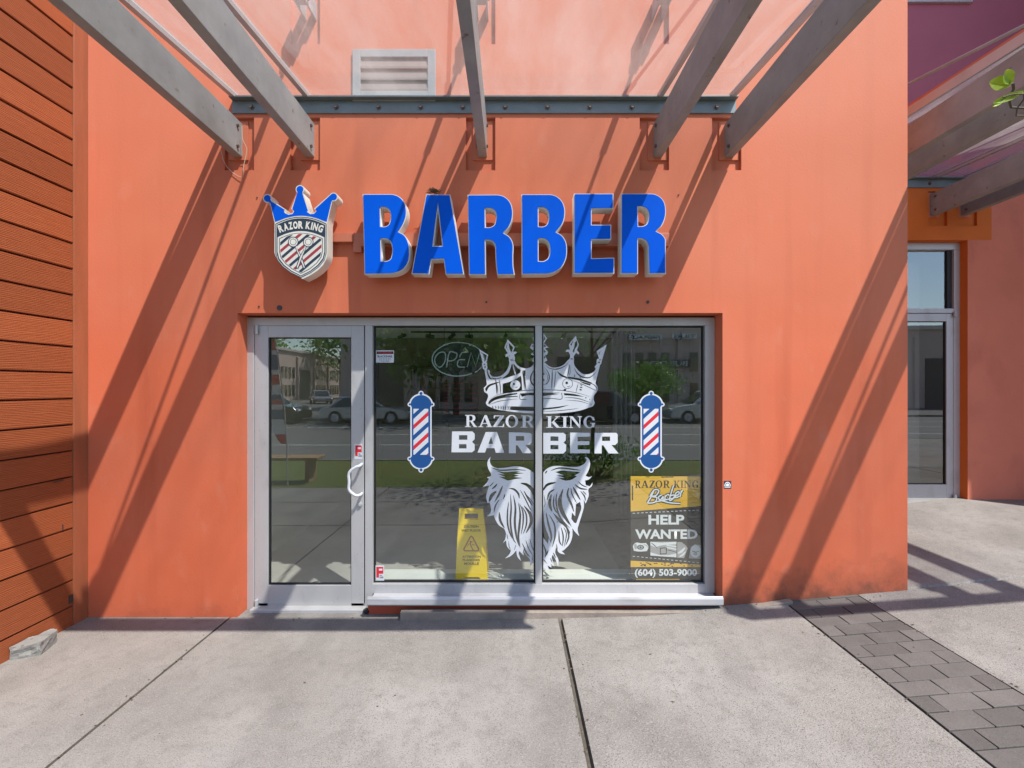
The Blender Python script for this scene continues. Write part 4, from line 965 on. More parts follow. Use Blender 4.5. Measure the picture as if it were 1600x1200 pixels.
# three small grey photographs: clippers, a hand, a shave
lay = [(1, [(118,738),(275,738),(275,838),(118,838)]), (0, rounded([(122,770),(150,745),(200,750),(250,748),(272,790),(258,828),(180,832),(130,826)], 60)), (1, ell(195,790,34,24)), (2, ell(195,790,24,17)), (1, ell(195,790,9,8)), (2, [(128,762),(152,755),(166,800),(138,812)]), (2, stroke([(215,765),(250,770),(265,795)], 9)),
       (2, [(292,735),(549,735),(549,890),(292,872)]), (0, [(292,735),(400,745),(549,735),(549,760),(470,765),(400,772),(340,790),(292,770)]), (0, stroke([(440,790),(500,800),(549,812)], 14, False)), (0, stroke([(450,770),(510,778),(549,785)], 12, False)), (1, [(385,795),(455,790),(452,858),(385,862)]), (2, [(394,805),(446,800),(444,850),(394,852)]), (1, stroke([(430,812),(500,825),(549,842)], 7)), (1, stroke([(296,745),(330,770),(360,800)], 8)), (0, [(292,840),(380,866),(470,868),(549,850),(549,890),(292,872)]),
       (2, [(556,738),(795,742),(795,905),(556,893)]), (1, [(600,738),(795,742),(795,770),(730,760),(690,790),(670,900),(625,897),(660,800),(640,770)]), (0, stroke([(560,850),(600,830),(635,790)], 24)), (0, stroke([(575,885),(610,865),(640,830)], 18)), (0, rounded([(695,800),(730,770),(780,790),(785,860),(735,892),(692,862)], 70)), (1, stroke([(700,825),(740,838),(775,828)], 9)), (2, ell(735,856,22,12))]
obj('photographs', paint([(m, C5(.0012)(p)) for m, p in lay], YP-.0011), [M['poster_white'], M['charcoal'], M['alu']], po)

# ------------------------------------------------------------------ wet floor sign on the inner ledge
LZ = .165
obj('window_ledge', boxes((X_(580), OX1, .226, .50, IZ0, LZ)), M['ledge'], shop, bevel=.004)
Yw = .27
wx = lambda x: P(x, 0, Yw)[0]
cone = root('wet_floor_sign', (wx(737), Yw+.05, LZ), 'yellow folding wet floor sign standing inside the left pane', 'floor sign')
zt, zb = P(0,799,Yw)[1], LZ+.001
def wpanel(yb_, yt_, name):
    def q(px, py):      # pixel on the front of the sign -> point on the leaning panel
        x, z = P(px, py, Yw); t = (z-zb)/(zt-zb); return x, z, yb_+(yt_-yb_)*t
    out = [q(716,799.5),(q(753.5,799.5)),q(757,830),q(762,905.5),q(752,905.5),q(748,902),q(727,902),q(722,905.5),q(711.5,905.5),q(714,830)]
    hol = [q(724.5,806.5),q(746,806.5),q(746,815.5),q(724.5,815.5)]
    lay = [(0, [(a,b) for a,b,_ in out]), (-1, rounded([(a,b) for a,b,_ in hol], 20, 2))]
    bm = paint(lay, 0)
    r = bmesh.ops.extrude_face_region(bm, geom=bm.faces[:]); 
    for v in r['geom']:
        if isinstance(v, bmesh.types.BMVert): v.co.y += .012
    for v in bm.verts: v.co.y += yb_+(yt_-yb_)*(v.co.z-zb)/(zt-zb)
    bmesh.ops.recalc_face_normals(bm, faces=bm.faces)
    return obj(name, bm, M['cone_yellow'], cone)
fp = wpanel(Yw, Yw+.075, 'front_panel'); wpanel(Yw+.20, Yw+.095, 'rear_panel')
def lean(me_or_bm, off):
    vs = me_or_bm.vertices if hasattr(me_or_bm, 'vertices') else me_or_bm.verts
    for v in vs: v.co.y = Yw + .075*(v.co.z-zb)/(zt-zb) - off
    return me_or_bm
C7 = lambda pts: [P(700+x/9.6, 790+y/9.6, Yw) for x, y in pts]
bm = nb()
for s, b in (("CAUTION", (228,325,452,365)), ("WET FLOOR", (190,385,487,420)), ("ATTENTION", (210,765,488,798)), ("PLANCHER", (216,812,480,846)), ("MOUILLÉ", (240,855,462,900))):
    merge(bm, lean(fitp(text_mesh(s, .032), 700+b[0]/9.6, 790+b[1]/9.6, 700+b[2]/9.6, 790+b[3]/9.6, Yw), .0015))
obj('lettering', bm, M['cone_ink'], fp)
tri = rounded([(343,478),(370,492),(468,672),(455,706),(235,706),(222,672),(316,492)], 30, 3)
tri2 = rounded([(343,500),(355,510),(446,675),(440,688),(248,688),(242,675),(331,510)], 30, 3)
lay = [(0, tri), (-1, tri2), (0, ell(334,565,14)), (0, stroke([(330,580),(335,620),(375,690)], 16, False)), (0, stroke([(330,585),(300,605),(282,640)], 9)), (0, stroke([(335,580),(355,570),(382,562)], 8)), (0, stroke([(340,620),(375,605),(402,625)], 11))]
obj('emblem', lean(paint([(m, C7(p)) for m, p in lay], 0), .0015), M['cone_red'], fp)

# ------------------------------------------------------------------ OPEN sign (unlit tubes)
YO = .36
CO = lambda x, y: (P(570+x/7.5, 500+y/7.5, YO)[0], P(570+x/7.5, 500+y/7.5, YO)[1])
op = root('open_sign', (*[CO(1085,680)[0]], YO, CO(0,680)[1]), 'unlit oval OPEN tube sign hanging inside the left pane', 'sign')
cx, cz = CO(1090, 460); ex = CO(1415,0)[0]-cx; ez = CO(0,245)[1]-cz
bm = nb(); prism(bm, ell(cx, cz, ex, ez, n=48), 'y', YO+.012, YO+.03); obj('back_board', bm, M['black'], op)
M['tube'] = pbr('grey_glass_tube', (.42,.52,.50), .25)
bm = nb()
def tb(pts, r=.0058): tube(bm, [(CO(*p)[0], YO, CO(*p)[1]) for p in pts], r, 8)
tb([(1090+312*math.cos(R(a)), 462-200*math.sin(R(a))) for a in range(-50, 128, 6)])
tb([(1090+300*math.cos(R(a)), 462-195*math.sin(R(a))) for a in range(112, 308, 6)])
obj('oval_tube', bm, M['tube'], op, smooth=True)
LT = [[(860,550),(900,545),(940,480),(945,400),(915,375),(865,390),(825,440),(822,500),(850,545)], [(958,555),(990,385),(1050,380),(1080,400),(1070,445),(1030,475),(975,480)], [(1215,378),(1140,380),(1115,420),(1112,440)], [(1175,465),(1105,468),(1085,520),(1105,550),(1175,552)], [(1200,552),(1245,380),(1300,545),(1345,390)]]
for l in LT:
    bm = nb(); tb([ (p[0], p[1]) for p in ([tuple(q)[:2] for q in smooth_path([(a,b,0) for a,b in l], 5)] if len(l) > 4 else l)])
    obj('letter_tube', bm, M['tube'], op, smooth=True)
bm = nb(); 
for s in (-1, 1): tube(bm, [(cx+s*.12, YO+.02, cz+ez*.9), (cx+s*.10, YO+.02, 2.67)], .002, 4)
obj('chain', bm, M['dark'], op)

# ------------------------------------------------------------------ inside the shop
def at(px, py, Y): x, z = P(px, py, Y); return x, z
bx_, _ = at(718, 0, 3.0)
x0, z1 = at(690, 588, 3.0); x1, z0 = at(746, 657, 3.0)
bd = obj('price_board', boxes((x0, x1, 3.0, 3.03, z0, z1)), M['dark'], label='dark board with red price rows behind the OPEN sign', cat='notice board')
bm = nb()
for r_ in range(7):
    for c in range(2):
        a = x0+.17+c*.22; b = z1-.09-r_*.072; bm = nb(); box(bm, a, a+.13, 2.992, 2.999, b-.02, b); obj('price_row', bm, M['sign_red'], bd)
bm = nb(); [box(bm, x0+.03, x0+.08+random.random()*.04, 2.992, 2.999, z1-.09-k*.045, z1-.07-k*.045) for k in range(11)]
obj('red_text', bm, M['sign_red'], bd)
obj('board_stand', boxes((x0+.05, x0+.09, 3.03, 3.06, IZ0, z0+.3), (x1-.09, x1-.05, 3.03, 3.06, IZ0, z0+.3)), M['dark'], bd)
x0, z1 = at(640, 572, 4.5); x1, z0 = at(688, 640, 4.5)
sh_ = root('bottle_shelf', ((x0+x1)/2, 4.75, z0), 'wooden wall shelf of bottles at the back of the shop', 'shelf')
bm = boxes((x0,x0+.03,4.6,4.98,z0,z1),(x1-.03,x1,4.6,4.98,z0,z1),(x0,x1,4.6,4.98,z0-.02,z0),(x0+.03,x1-.03,4.6,4.98,(z0+z1)/2-.02,(z0+z1)/2),(x0,x1,4.6,4.98,z1,z1+.02))
obj('rack', bm, pbr('shelf_wood', (.22,.11,.05), .6, var=.2), sh_)
cols = [(.5,.05,.04),(.55,.5,.42),(.1,.1,.1),(.5,.3,.1),(.3,.35,.4)]
bmats = [pbr('bottle_tone', c, .3) for c in cols]
n_ = 0
for lv in (z0, (z0+z1)/2):
    for k in range(7):
        x = x0+.07+k*(x1-x0-.14)/6; bm = nb(); h = random.uniform(.12,.2)
        tube(bm, [(x,4.7,lv),(x,4.7,lv+h),(x,4.7,lv+h+.02),(x,4.7,lv+h+.06)], [.022,.022,.009,.009], 8)
        n_ += 1
        obj('bottle', bm, bmats[n_ % 5], label='small bottle on the back wall shelf', cat='bottle', group='bottles on the back shelf')
def barber_chair(x, y, rz, label):
    r_ = root('barber_chair', (0,0,0), label, 'barber chair', 'black barber chairs')
    bm = nb(); tube(bm, [(0,0,0),(0,0,.03),(0,0,.05)], [.3,.3,.1], 20); tube(bm, [(0,0,.05),(0,0,.4)], .05, 12); obj('base', bm, M['alu'], r_)
    obj('seat', boxes((-.27,.27,-.28,.25,.42,.56)), M['black'], r_, bevel=.04)
    bm = boxes((-.25,.25,.22,.36,.56,1.2)); 
    for v in bm.verts: v.co.y += (v.co.z-.56)*.2
    obj('backrest', bm, M['black'], r_, bevel=.04)
    obj('headrest', boxes((-.13,.13,.36,.44,1.28,1.46)), M['black'], r_, bevel=.03)
    obj('headrest_post', boxes((-.02,.02,.38,.41,1.15,1.3)), M['alu'], r_)
    for s in (-1, 1): obj('armrest', boxes((s*.31-.035, s*.31+.035, -.2,.25,.68,.74),(s*.31-.02,s*.31+.02,0,.06,.48,.68)), M['black'], r_, bevel=.015)
    obj('footrest', boxes((-.2,.2,-.62,-.45,.2,.24),(-.03,.03,-.5,-.2,.24,.42)), M['alu'], r_, bevel=.01)
    r_.location = (x, y, IZ0); r_.rotation_euler.z = rz
barber_chair(1.62, 2.5, R(25), 'black barber chair seen behind the right barber pole decal')
barber_chair(.75, 3.2, R(-15), 'black barber chair deeper in the shop left of the grey curtain')
# curtain on the right, and pillar
bm = nb(); x0, x1 = at(958,0,1.9)[0], at(992,0,1.9)[0]; n = 40; a = []
for k in range(n+1):
    t = k/n; x = x0+(x1-x0)*t; y = 1.9+.03*math.sin(t*math.pi*9); a.append((bm.verts.new((x,y,.25)), bm.verts.new((x,y,2.5))))
for p, q in zip(a, a[1:]): bm.faces.new((p[0], q[0], q[1], p[1]))
cm = pbr('grey_curtain', (.34,.36,.35), .9, var=.08); oc = obj('curtain', bm, cm, label='tall grey curtain hanging behind the right pane', cat='curtain', smooth=True)
sm = oc.modifiers.new('t', 'SOLIDIFY'); sm.thickness = .004
x0 = at(1040,0,2.9)[0]
obj('shop_partition', boxes((x0, IX1-.001, 3.1, 3.2, IZ0+.001, IZ1-.001)), pbr('pale_partition', (.45,.5,.48), .7, var=.05), kind='structure')
obj('shop_soffit', boxes((IX0+.001,IX1-.001,.6,2.6,2.42,IZ1-.001)), M['ceiling'], kind='structure')
obj('light_track', boxes((-1.2,1.4,1.88,1.90,2.40,2.419)), M['black'], label='long black light track fixed under the shop soffit', cat='light track')
for k, px in enumerate((628, 672, 706, 733, 790, 880, 985, 1062)):
    x = at(px,0,1.89)[0]; bm = nb(); d = Vector((random.uniform(-1,1), -.5, random.uniform(-.2,.5))).normalized()*.10; c = Vector((x,1.89,2.36))
    tube(bm, [c-d*.5, c+d*.5], .022, 12); tube(bm, [(x,1.89,2.40), c], .008, 6)
    obj('spotlight', bm, M['black'], label='small black spotlight clipped to the ceiling track', cat='spotlight', group='spotlights on the ceiling track')
obj('counter', boxes((-2.3,.2,4.45,4.95,IZ0,.95)), pbr('counter_grey', (.13,.12,.11), .4), label='long low grey counter along the back wall of the shop', cat='counter', bevel=.01)

# ------------------------------------------------------------------ left wood-sided building
SX = -3.24
wb = root('wood_sided_building', (SX-.5, -.8, 0), 'building side clad in orange brown lapped boards at left edge', 'building')
bm = nb(); YS0, YS1 = -1.45, -.115; ex = .191; z = BOARD0 - 2*ex
while z < 6.4:
    q = [(SX-.03, z+ex-.0005), (SX-.010, z+ex-.0005), (SX-.005, z+ex-.004), (SX+.001, z+.014), (SX-.002, z+.0085), (SX-.03, z+.0085)]
    prism(bm, [(a, b) for a, b in q], 'y', YS0, YS1); z += ex
obj('siding', bm, M['siding'], wb)
obj('backing', boxes((SX-1.6, SX-.031, YS0, 1.0, -.3, 6.5)), M['gasket'], wb)
obj('corner_trim', boxes((SX-.03, SX+.006, YS1+.002, -.001, -.05, 6.5)), M['trim'], wb, bevel=.003)
for (y_, z_, h, ln) in ((-.22, 1.085, .007, .07), (-.19, .745, .04, .006), (-.13, .20, .06, .03)): 
    bm = nb(); box(bm, SX+.000, SX+.0035, y_-ln/2, y_+ln/2, z_-h/2, z_+h/2); obj('knot', bm, M['dark'], wb)

# broken concrete block by the siding
bm = nb()
pts = [(-3.232,-.54),(-3.10,-.495),(-3.088,-.48),(-3.135,-.335),(-3.150,-.318),(-3.20,-.315),(-3.21,-.40),(-3.232,-.42)]
prism(bm, pts, 'z', -.004, .082)
bmesh.ops.subdivide_edges(bm, edges=bm.edges[:], cuts=3, use_grid_fill=True)
bmesh.ops.triangulate(bm, faces=[f for f in bm.faces if len(f.verts) > 4])
for v in bm.verts:
    if v.co.z > .01: v.co += Vector((random.uniform(-1,1), random.uniform(-1,1), random.uniform(-1,1)))*.003
    if v.co.y < -.47 and v.co.z > .01: v.co.y += random.uniform(-.006,.006)
obj('concrete_block', bm, M['block'], label='broken grey concrete block lying beside the wooden siding', cat='block', bevel=.004)

# ------------------------------------------------------------------ right, set back building
nbld = root('neighbouring_building', (5.0, 2.2, .4), 'rose and plum stucco building with orange framed glass door set back at right', 'building')
DX1 = P(1512,0,NY)[0]; DZ1 = P(0,375,NY)[1]; DX0 = 3.3
NPX = [3.47, 3.83, 4.99, 5.34]
def ndepth(x, z):
    if DX0 < x < DX1 and z < DZ1: return None
    for p in NPX:
        if abs(x-p) < .11 and pz0+.235 < z < pz1+.235: return NY+.03
    return NY
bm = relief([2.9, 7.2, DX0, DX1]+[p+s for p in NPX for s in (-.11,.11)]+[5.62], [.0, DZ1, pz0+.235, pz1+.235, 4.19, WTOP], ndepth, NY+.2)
# upper part coloured plum for skylit shade; door band orange paint plus bounce glow
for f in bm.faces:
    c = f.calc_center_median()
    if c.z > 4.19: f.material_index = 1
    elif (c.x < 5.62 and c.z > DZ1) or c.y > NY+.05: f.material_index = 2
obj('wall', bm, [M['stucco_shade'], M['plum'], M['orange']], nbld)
obj('side_pier', boxes((7.3, 9.5, 0.0, NY, -.1, 5.0)), M['stucco_shade'], nbld)
obj('shading_overhang', boxes((6.1, 9.5, -.05, NY, 5.0, 10.5)), M['plum'], nbld)  # unseen overhang, added only to keep the set back wall in shade
obj('window_sill', boxes((3.1, P(1516,0,NY)[0], NY-.03, NY, P(0,2.5,NY-.03)[1], P(0,2.5,NY-.03)[1]+.05)), M['alu'], nbld)
nf = NY+.09
def nx(x, y=0): return P(x, y, nf)
fr = obj('window_frame', boxes((DX0, P(1501,0,nf)[0], nf, nf+.1, P(0,390,nf)[1], P(0,379,nf)[1]), (P(1491,0,nf)[0], P(1501,0,nf)[0], nf+.001, nf+.1, P(0,781,nf)[1], P(0,390,nf)[1]),
    (DX0, P(1491,0,nf)[0], nf+.002, nf+.1, P(0,489,nf)[1], P(0,482,nf)[1])), M['alu'], nbld, bevel=.003)
bm = nb(); q = [(DX0,nf+.05,P(0,482,nf)[1]),(P(1491,0,nf)[0],nf+.05,P(0,482,nf)[1]),(P(1491,0,nf)[0],nf+.05,P(0,390,nf)[1]),(DX0,nf+.05,P(0,390,nf)[1])]
bm.faces.new([bm.verts.new(p) for p in q]); obj('pane', bm, M['glass'], fr)
obj('gasket', boxes((P(1488,0,nf)[0]-.03,P(1491,0,nf)[0],nf+.03,nf+.06,P(0,482,nf)[1],P(0,390,nf)[1])), M['gasket'], fr)
nd = make_door(nbld, 4.05, P(1490.5,0,nf+.01)[0], P(0,778,nf+.01)[1], P(0,490,nf+.01)[1], nf+.01, 4.17, P(1479,0,nf+.01)[0], P(0,757,nf+.01)[1], P(0,502,nf+.01)[1], 0)
x, z = P(1492, 491, nf-.01)
for zz in (z, P(0,776,nf)[1]): 
    bm = nb(); tube(bm, [(x,nf-.012,zz-.03),(x,nf-.012,zz+.03)], .016, 10); obj('hinge', bm, M['alu_white'], nd)
# room behind the second door
bm = nb()
for q in (((DX0-.2,6,-.1),(6.2,6,-.1),(6.2,6,4),(DX0-.2,6,4)), ((DX0-.2,2.04,-.1),(DX0-.2,6,-.1),(DX0-.2,6,4),(DX0-.2,2.04,4)), ((6.2,2.04,-.1),(6.2,6,-.1),(6.2,6,4),(6.2,2.04,4)), ((DX0-.2,2.04,4),(6.2,2.04,4),(6.2,6,4),(DX0-.2,6,4)),
          ((DX1,2.035,.3),(6.2,2.035,.3),(6.2,2.035,4),(DX1,2.035,4))):
    bm.faces.new([bm.verts.new(p) for p in q])
obj('neighbouring_interior_wall', bm, pbr('neighbour_inside', (.2,.19,.17), .8), kind='structure')
obj('neighbouring_interior_floor', boxes((DX0-.2,6.2,1.9,6,.3,.435)), M['interior_floor'], kind='structure')
cv = obj('window_blind', boxes((4.98, 5.20, 2.3, 2.33, .45, 3.35)), pbr('blind', (.22,.22,.21), .8, var=.1), label='pale vertical blind panel inside the set back door', cat='blind')

# ------------------------------------------------------------------ trees, shrub, bench, flag
def leaf_quad(bm, c, s, mi=0):
    n = Vector((random.gauss(0,1), random.gauss(0,1), random.gauss(0,1)+.4)).normalized()
    u = n.orthogonal().normalized(); a = random.uniform(0, 6.28); v = n.cross(u); u, v = u*math.cos(a)+v*math.sin(a), v*math.cos(a)-u*math.sin(a)
    bm.faces.new([bm.verts.new(c+p) for p in (-u*s*.2, v*s*.35+u*s*.3, u*s*1.1, -v*s*.35+u*s*.3)]).material_index = mi
def tree(x, y, z0, h, cr, n, label, seed, ls=.07, trunk=.07, base=.45, group='trees across from the shop'):
    random.seed(seed); rt = root('street_tree', (x,y,z0), label, 'tree', group)
    bm = nb(); tube(bm, [(x,y,z0-.1),(x+.03,y,z0+h*.3),(x-.02,y+.02,z0+h*.6),(x,y,z0+h*.85)], [trunk,trunk*.8,trunk*.55,trunk*.2], 9)
    tips = []
    for k in range(13):
        a = k*2.4; zz = z0+h*(base+.4*random.random()); r = cr*random.uniform(.45,.95)
        tip = Vector((x+r*math.cos(a), y+r*math.sin(a), zz+h*random.uniform(.06,.2)))
        tube(bm, [(x,y,zz-h*.1), ((x+tip.x)/2,(y+tip.y)/2,zz+h*.02), tip], [trunk*.35,trunk*.2,trunk*.07], 6); tips.append(tip)
    tips.append(Vector((x,y,z0+h*.9)))
    obj('trunk', bm, M['bark'], rt, smooth=True)
    bm = nb()
    for k in range(n):
        t = random.choice(tips); o = Vector((random.gauss(0,1), random.gauss(0,1), random.gauss(0,.7)))*cr*.24
        leaf_quad(bm, t+o, ls*random.uniform(.7,1.3))
    obj('crown', bm, M['leaf'], rt); return rt
tree(1.75, -6.0, .1, 4.6, 1.5, 3200, 'young leafy street tree on the grass verge', 3, base=.52, trunk=.05)
tree(-3.6, -25.0, .0, 9.0, 5.2, 9000, 'large dense tree beyond the road left of centre', 4, base=.30, ls=.34, trunk=.2)
for i, (x, y, h, c, s) in enumerate(((-26,-66,12,5,11),(-14,-70,13,5,12),(-38,-60,12,5,13),(6,-58,12,5.5,14),(20,-60,11,5,15),(-4,-64,13,5,16))):
    tree(x, y, 0, h, c, 2600, 'tall green tree %s the long pale building' % ('behind the left end of','rising behind the middle of','at the far left beyond','to the right of','at the far right beyond','just right of centre behind')[i:i+1][0] if False else
         ['tall green tree behind the left end of the long pale building','tall green tree rising behind the middle of the long building','tall green tree at the far left beyond the car park','tall green tree behind the signed building','tall green tree at the far right behind the signed building','tall green tree in the gap between the two far buildings'][i], s, ls=.45, trunk=.25, base=.35, group='tall trees behind the far buildings')
tree(7.8, -22.6, 0, 2.9, 1.7, 2600, 'round bright green bush behind the white estate car', 17, ls=.16, trunk=.06, base=.35, group='trees across from the shop')
# shrub with white flowers
random.seed(21)
shb = root('flowering_shrub', (1.55,-4.6,.05), 'low green shrub with white flowers on the grass verge', 'shrub')
bm = nb(); bf = nb(); bs = nb()
for k in range(26):
    a = random.uniform(0,6.28); r = random.uniform(.1,.6); tip = Vector((1.6+r*1.7*math.cos(a), -4.5+r*.6*math.sin(a), .1+random.uniform(.25,.62)))
    tube(bs, [(1.55+r*.3*math.cos(a), -4.6+r*.2*math.sin(a), .05), tip], [.01,.003], 5)
    for j in range(70): leaf_quad(bm, tip+Vector((random.gauss(0,1), random.gauss(0,1), random.gauss(0,1)))*.1, .05)
    if k % 3 == 0:
        for j in range(8): leaf_quad(bf, tip+Vector((random.gauss(0,1), random.gauss(0,1), random.gauss(0,1)+1.5))*.03, .045)
obj('stem', bs, M['bark'], shb); obj('leaves', bm, M['leaf'], shb); obj('flowers', bf, M['petal'], shb)
# young tree whose branch tip reaches into the top right corner
random.seed(31)
yt = root('leafy_tree', (4.3,-3.9,.3), 'leafy branch with bright green leaves reaching in at top right', 'tree')
bm = nb(); tube(bm, [(4.3,-3.9,.2),(4.25,-3.88,1.6),(4.3,-3.9,3.4)], [.05,.04,.015], 8)
YB = -2.72
def bpt(px, py, Y=YB): a = P(px, py, Y); return Vector((a[0], Y, a[1]))
tip1, tip2 = bpt(1577, 130), bpt(1560, 158)
tube(bm, smooth_path([(4.27,-3.9,2.5),(3.0,-3.5,2.55),(1.7,-2.95,2.42), bpt(1700,150), bpt(1583,130)], 5), .0018, 5)
tube(bm, smooth_path([(1.7,-2.95,2.42), bpt(1700,160), bpt(1600,147), bpt(1566,152)], 5), .0012, 5)
for k in range(6):
    a = k*1.1; tube(bm, [(4.3,-3.9,2.4+k*.15),(4.3+.7*math.cos(a),-3.9+.7*math.sin(a),3.0+k*.12)], [.015,.005], 5)
obj('trunk', bm, M['bark'], yt)
bm = nb()
for k in range(700):
    a = random.uniform(0,6.28); r = random.uniform(0,.8); leaf_quad(bm, Vector((4.3+r*math.cos(a), -3.9+r*math.sin(a), 3.2+random.gauss(0,.35))), .07)
def big_leaf(c, L, wd, ang, tilt):
    ca, sa = math.cos(ang), math.sin(ang); row_ = []
    for k in range(7):
        t = k/6; hw = wd*math.sin(math.pi*(t*.9+.05))**.8
        ctr = Vector((c.x+L*t*ca, c.y+tilt*t, c.z+L*t*sa)); nn = Vector((-sa*hw, .25*hw, ca*hw))
        row_.append((bm.verts.new(ctr-nn), bm.verts.new(ctr+Vector((0,.002,0))), bm.verts.new(ctr+nn)))
    for a, b in zip(row_, row_[1:]):
        bm.faces.new((a[0],b[0],b[1],a[1])); bm.faces.new((a[1],b[1],b[2],a[2]))
big_leaf(bpt(1580,131), .027, .011, R(165), .006); big_leaf(bpt(1581,130), .022, .009, R(135), -.006); big_leaf(bpt(1600,143), .05, .0055, R(200), .0); big_leaf(bpt(1572,152), .024, .004, R(215), .0)
o = obj('leaves', bm, M['leaf_young'], yt)

bw = pbr('bench_wood', (.35,.22,.10), .7, var=.2)
be = root('park_bench', (-4.1,-4.5,.0), 'wooden plank bench on the grass verge', 'bench')
obj('seat', boxes((-5.1,-3.55,-4.8,-4.62,.42,.47),(-5.1,-3.55,-4.6,-4.42,.42,.47)), bw, be, bevel=.006)
for x in (-4.9,-3.75): obj('leg', boxes((x-.04,x+.04,-4.78,-4.45,0,.42)), bw, be, bevel=.006)
fl = root('feather_flag', (-3.98,-4.15,.0), 'red white and blue feather flag on a curved pole', 'flag')
bm = nb(); pp = smooth_path([(-3.95,-4.15,0),(-3.98,-4.15,1.0),(-4.08,-4.15,2.0),(-4.2,-4.15,2.7),(-4.36,-4.15,2.9),(-4.5,-4.15,2.85)], 6); tube(bm, pp, .012, 8); obj('pole', bm, M['alu_white'], fl)
bm = nb(); prev = None
for k in range(25):
    t = k/24; z = .75+2.1*t; xr = -3.975-.22*t-.1*max(0,t-.7); xl = xr-.05-.42*math.sin(math.pi*min(1,t*.75+.03)); c = (bm.verts.new((xr,-4.15,z)), bm.verts.new((xl,-4.15+.03*math.sin(k),z)))
    if prev:
        f = bm.faces.new((prev[0], c[0], c[1], prev[1])); f.material_index = (0,0,0,1,1,1,2,2,1,0,2,1,1,0,0,1,2,2,2,1,0,0,2,2,2)[k]
    prev = c
obj('banner', bm, [M['pole_red'], M['poster_white'], M['pole_blue']], fl)

# ------------------------------------------------------------------ cars parked across the street
car_glass = pbr('car_glass', (.02,.025,.03), .06, spec=.8)
def car(kind, x, y, rz, paintc, label):
    L_, Hh = (4.6, 1.45) if kind == 'sedan' else (4.7, 1.72) if kind == 'suv' else (5.6, 1.9)
    rt = root('parked_car', (0,0,0), label, 'car', 'cars parked across the street')
    pm = pbr('car_paint', paintc, .25, .3, coat=.8)
    h = L_/2; belt = Hh*.60
    prof_ = [(-h,.35),(-h+.02,.62),(-h+.12,belt*.92),(-h+.3,belt),(h*.42,belt),(h*.55,belt*.96),(h-.25,belt*.84),(h-.04,belt*.66),(h,.4),(h-.05,.24),(-h+.05,.24)]
    bm = nb(); prism(bm, prof_, 'y', -.9, .9); obj('body', bm, pm, rt, bevel=.07, smooth=False)
    if kind == 'sedan': cab = [(-h+.45,belt-.02),(-h+1.15,Hh-.04),(-h+1.8,Hh),(.25,Hh-.02),(h*.48,belt-.02)]
    elif kind == 'suv': cab = [(-h+.08,belt-.02),(-h+.4,Hh-.06),(-h+.9,Hh),(.35,Hh-.03),(h*.5,belt-.02)]
    else: cab = [(-.55,belt-.02),(-.45,Hh-.05),(-.3,Hh),(.75,Hh-.03),(h*.5,belt-.02)]
    bm = nb(); prism(bm, cab, 'y', -.72, .72); 
    for v in bm.verts:
        if v.co.z < belt: v.co.y *= 1.15
    rf = obj('roof', bm, pm, rt, bevel=.05)
    cx_ = sum(p[0] for p in cab)/5; g2 = [(cx_+(a-cx_)*.88, belt+.03+(b-belt)*.78) for a, b in cab]
    for s in (-1, 1):
        bm = nb(); prism(bm, g2, 'y', s*.70, s*.735)
        for v in bm.verts:
            v.co.y *= 1.15-.15*max(0,(v.co.z-belt)/(Hh-belt))
            v.co.y += s*.012
        obj('side_window', bm, car_glass, rt)
    bm = nb(); a, b = cab[3], cab[4]
    v = [bm.verts.new(p) for p in ((a[0]+.03,-.62,a[1]-.05),(a[0]+.03,.62,a[1]-.05),(b[0]+.01,.74,b[1]+.05),(b[0]+.01,-.74,b[1]+.05))]; bm.faces.new(v)
    for q in bm.verts: q.co.x += .03
    obj('windscreen', bm, car_glass, rt)
    for sx_ in (-h*.62, h*.62):
        for s in (-1, 1):
            bm = nb(); tube(bm, [(sx_, s*.74, .33), (sx_, s*.93, .33)], .34, 24); wh = obj('wheel', bm, M['rubber'], rt)
            bm = nb(); tube(bm, [(sx_, s*.931, .33), (sx_, s*.945, .33)], .21, 16); obj('rim', bm, M['alu'], wh)
    for s in (-1, 1): obj('headlight', boxes((h-.14,h+.004,s*.62-.17,s*.62+.17,belt*.62,belt*.74)), M['poster_white'], rt, bevel=.02)
    rt.location = (x, y, -.13 if y > -21 else 0); rt.rotation_euler.z = rz
car('sedan', -7.6, -20.0, 0, (.5,.5,.5), 'light silver sedan parked at the far kerb left of centre')
car('suv', 10.6, -20.4, R(180), (.55,.57,.58), 'white estate car parked at the far kerb on the right')
car('suv', -13.3, -20.0, 0, (.02,.02,.022), 'black off road car at the far kerb behind the silver sedan')
car('suv', 4.8, -20.0, 0, (.02,.025,.035), 'dark blue car at the far kerb near the tree')
car('sedan', -25.5, -44, R(60), (.35,.36,.38), 'grey sedan in the far car park, leftmost of three')
car('sedan', -20.8, -45, R(60), (.3,.31,.33), 'silver grey car in the far car park, middle of three')
car('pickup', -16.4, -43, R(55), (.6,.6,.6), 'white pickup truck in the far car park')

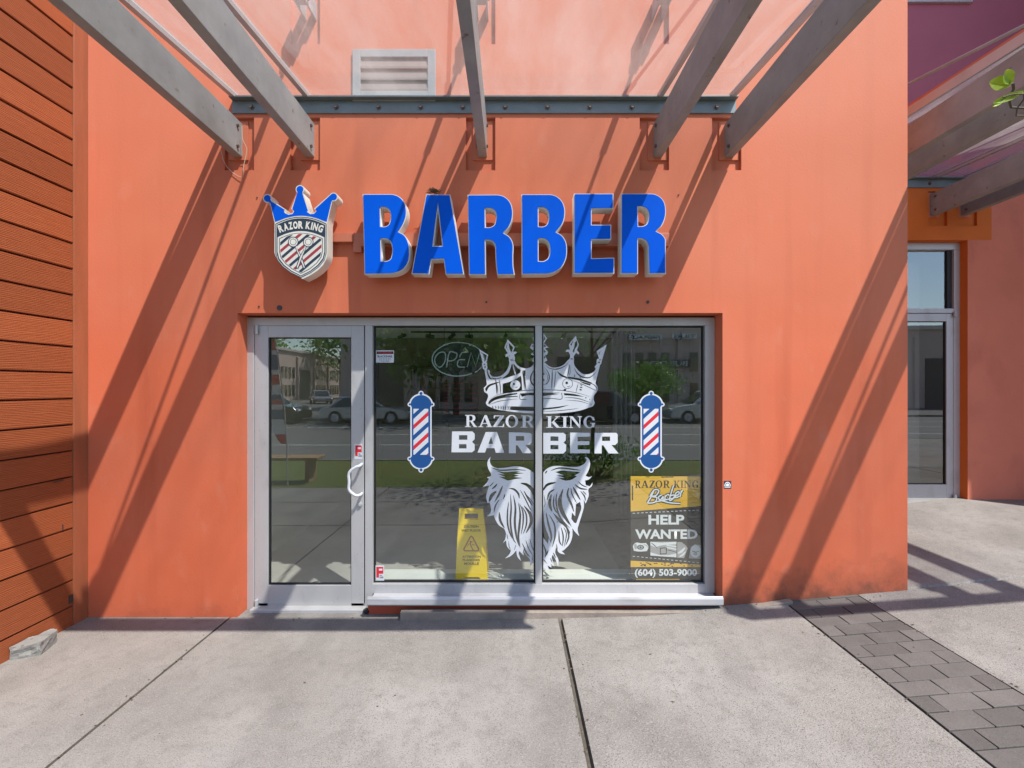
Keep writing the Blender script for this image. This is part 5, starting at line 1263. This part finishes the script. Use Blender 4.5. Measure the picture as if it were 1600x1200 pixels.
# ------------------------------------------------------------------ far buildings
fb = pbr('pale_pink_block', (.62,.48,.43), .8, var=.06); dk = pbr('shutter_dark', (.09,.09,.08), .6)
def warehouse(name, x0, y0, ang, L_, H_, label):
    rt = root(name, (0,0,0), label, 'building', None)
    bm = boxes((0,L_,-12,0,0,H_)); obj('wall', bm, fb, rt)
    obj('roof', boxes((-.2,L_+.2,-12.2,.25,H_,H_+.35)), pbr('roof_edge', (.62,.58,.55), .7), rt, bevel=.03)
    k = 2.0; i = 0
    while k < L_-4:
        obj('pilaster', boxes((k-1.0,k-.6,0,.25,0,H_-.6)), fb, rt, bevel=.02)
        if i % 3 == 0: obj('roller_door', boxes((k,k+3.2,.01,.06,0,4.2)), dk, rt)
        else:
            for z_ in (.6, 3.0):
                for q in (0, 1.0, 2.0, 3.0): obj('window', boxes((k+q,k+q+.6,.01,.07,z_,z_+1.5)), car_glass, rt)
        k += 5.2; i += 1
    rt.location = (x0, y0, -.02); rt.rotation_euler.z = ang; return rt
# far facades face the street (+Y after the root's turn)
warehouse('warehouse_building', -30, -42, R(-90), 95, 6.6, 'long pale pink warehouse with roller doors beyond the car park')
b2 = warehouse('store_building', -14, -32.9, R(3), 62, 6.6, 'pale store building with TILES and FIREPLACE signs')
def store_sign(name, s, lx, z, w_, h_, board, ink, label):
    sg = obj(name, boxes((0,w_,0,.12,0,h_)), board, label=label, cat='sign')
    me = text_mesh(s, .03); xs = [v.co.x for v in me.vertices]; ys = [v.co.y for v in me.vertices]; a, b, c, d = min(xs), max(xs), min(ys), max(ys)
    for v in me.vertices: v.co = (w_*.94-(v.co.x-a)/(b-a)*w_*.88, .125, h_*.15+(v.co.y-c)/(d-c)*h_*.7)
    t = obj('lettering', me, ink, sg)
    sg.location = Vector((3,-32,0)) + Matrix.Rotation(R(3),3,'Z') @ Vector((lx, .3, z)); sg.rotation_euler.z = R(3)
store_sign('shop_sign', 'TILES', 9.5, 5.5, 1.9, .42, M['poster_white'], M['navy'], 'white board reading TILES across the street')
store_sign('shop_sign', 'FIREPLACE', 6.2, 5.45, 2.5, .42, M['poster_white'], M['navy'], 'white board reading FIREPLACE across the street')
store_sign('shop_sign', 'BUILDERS', 7.1, 3.3, 3.8, .6, M['charcoal'], M['alu'], 'dark board reading BUILDERS across the street')
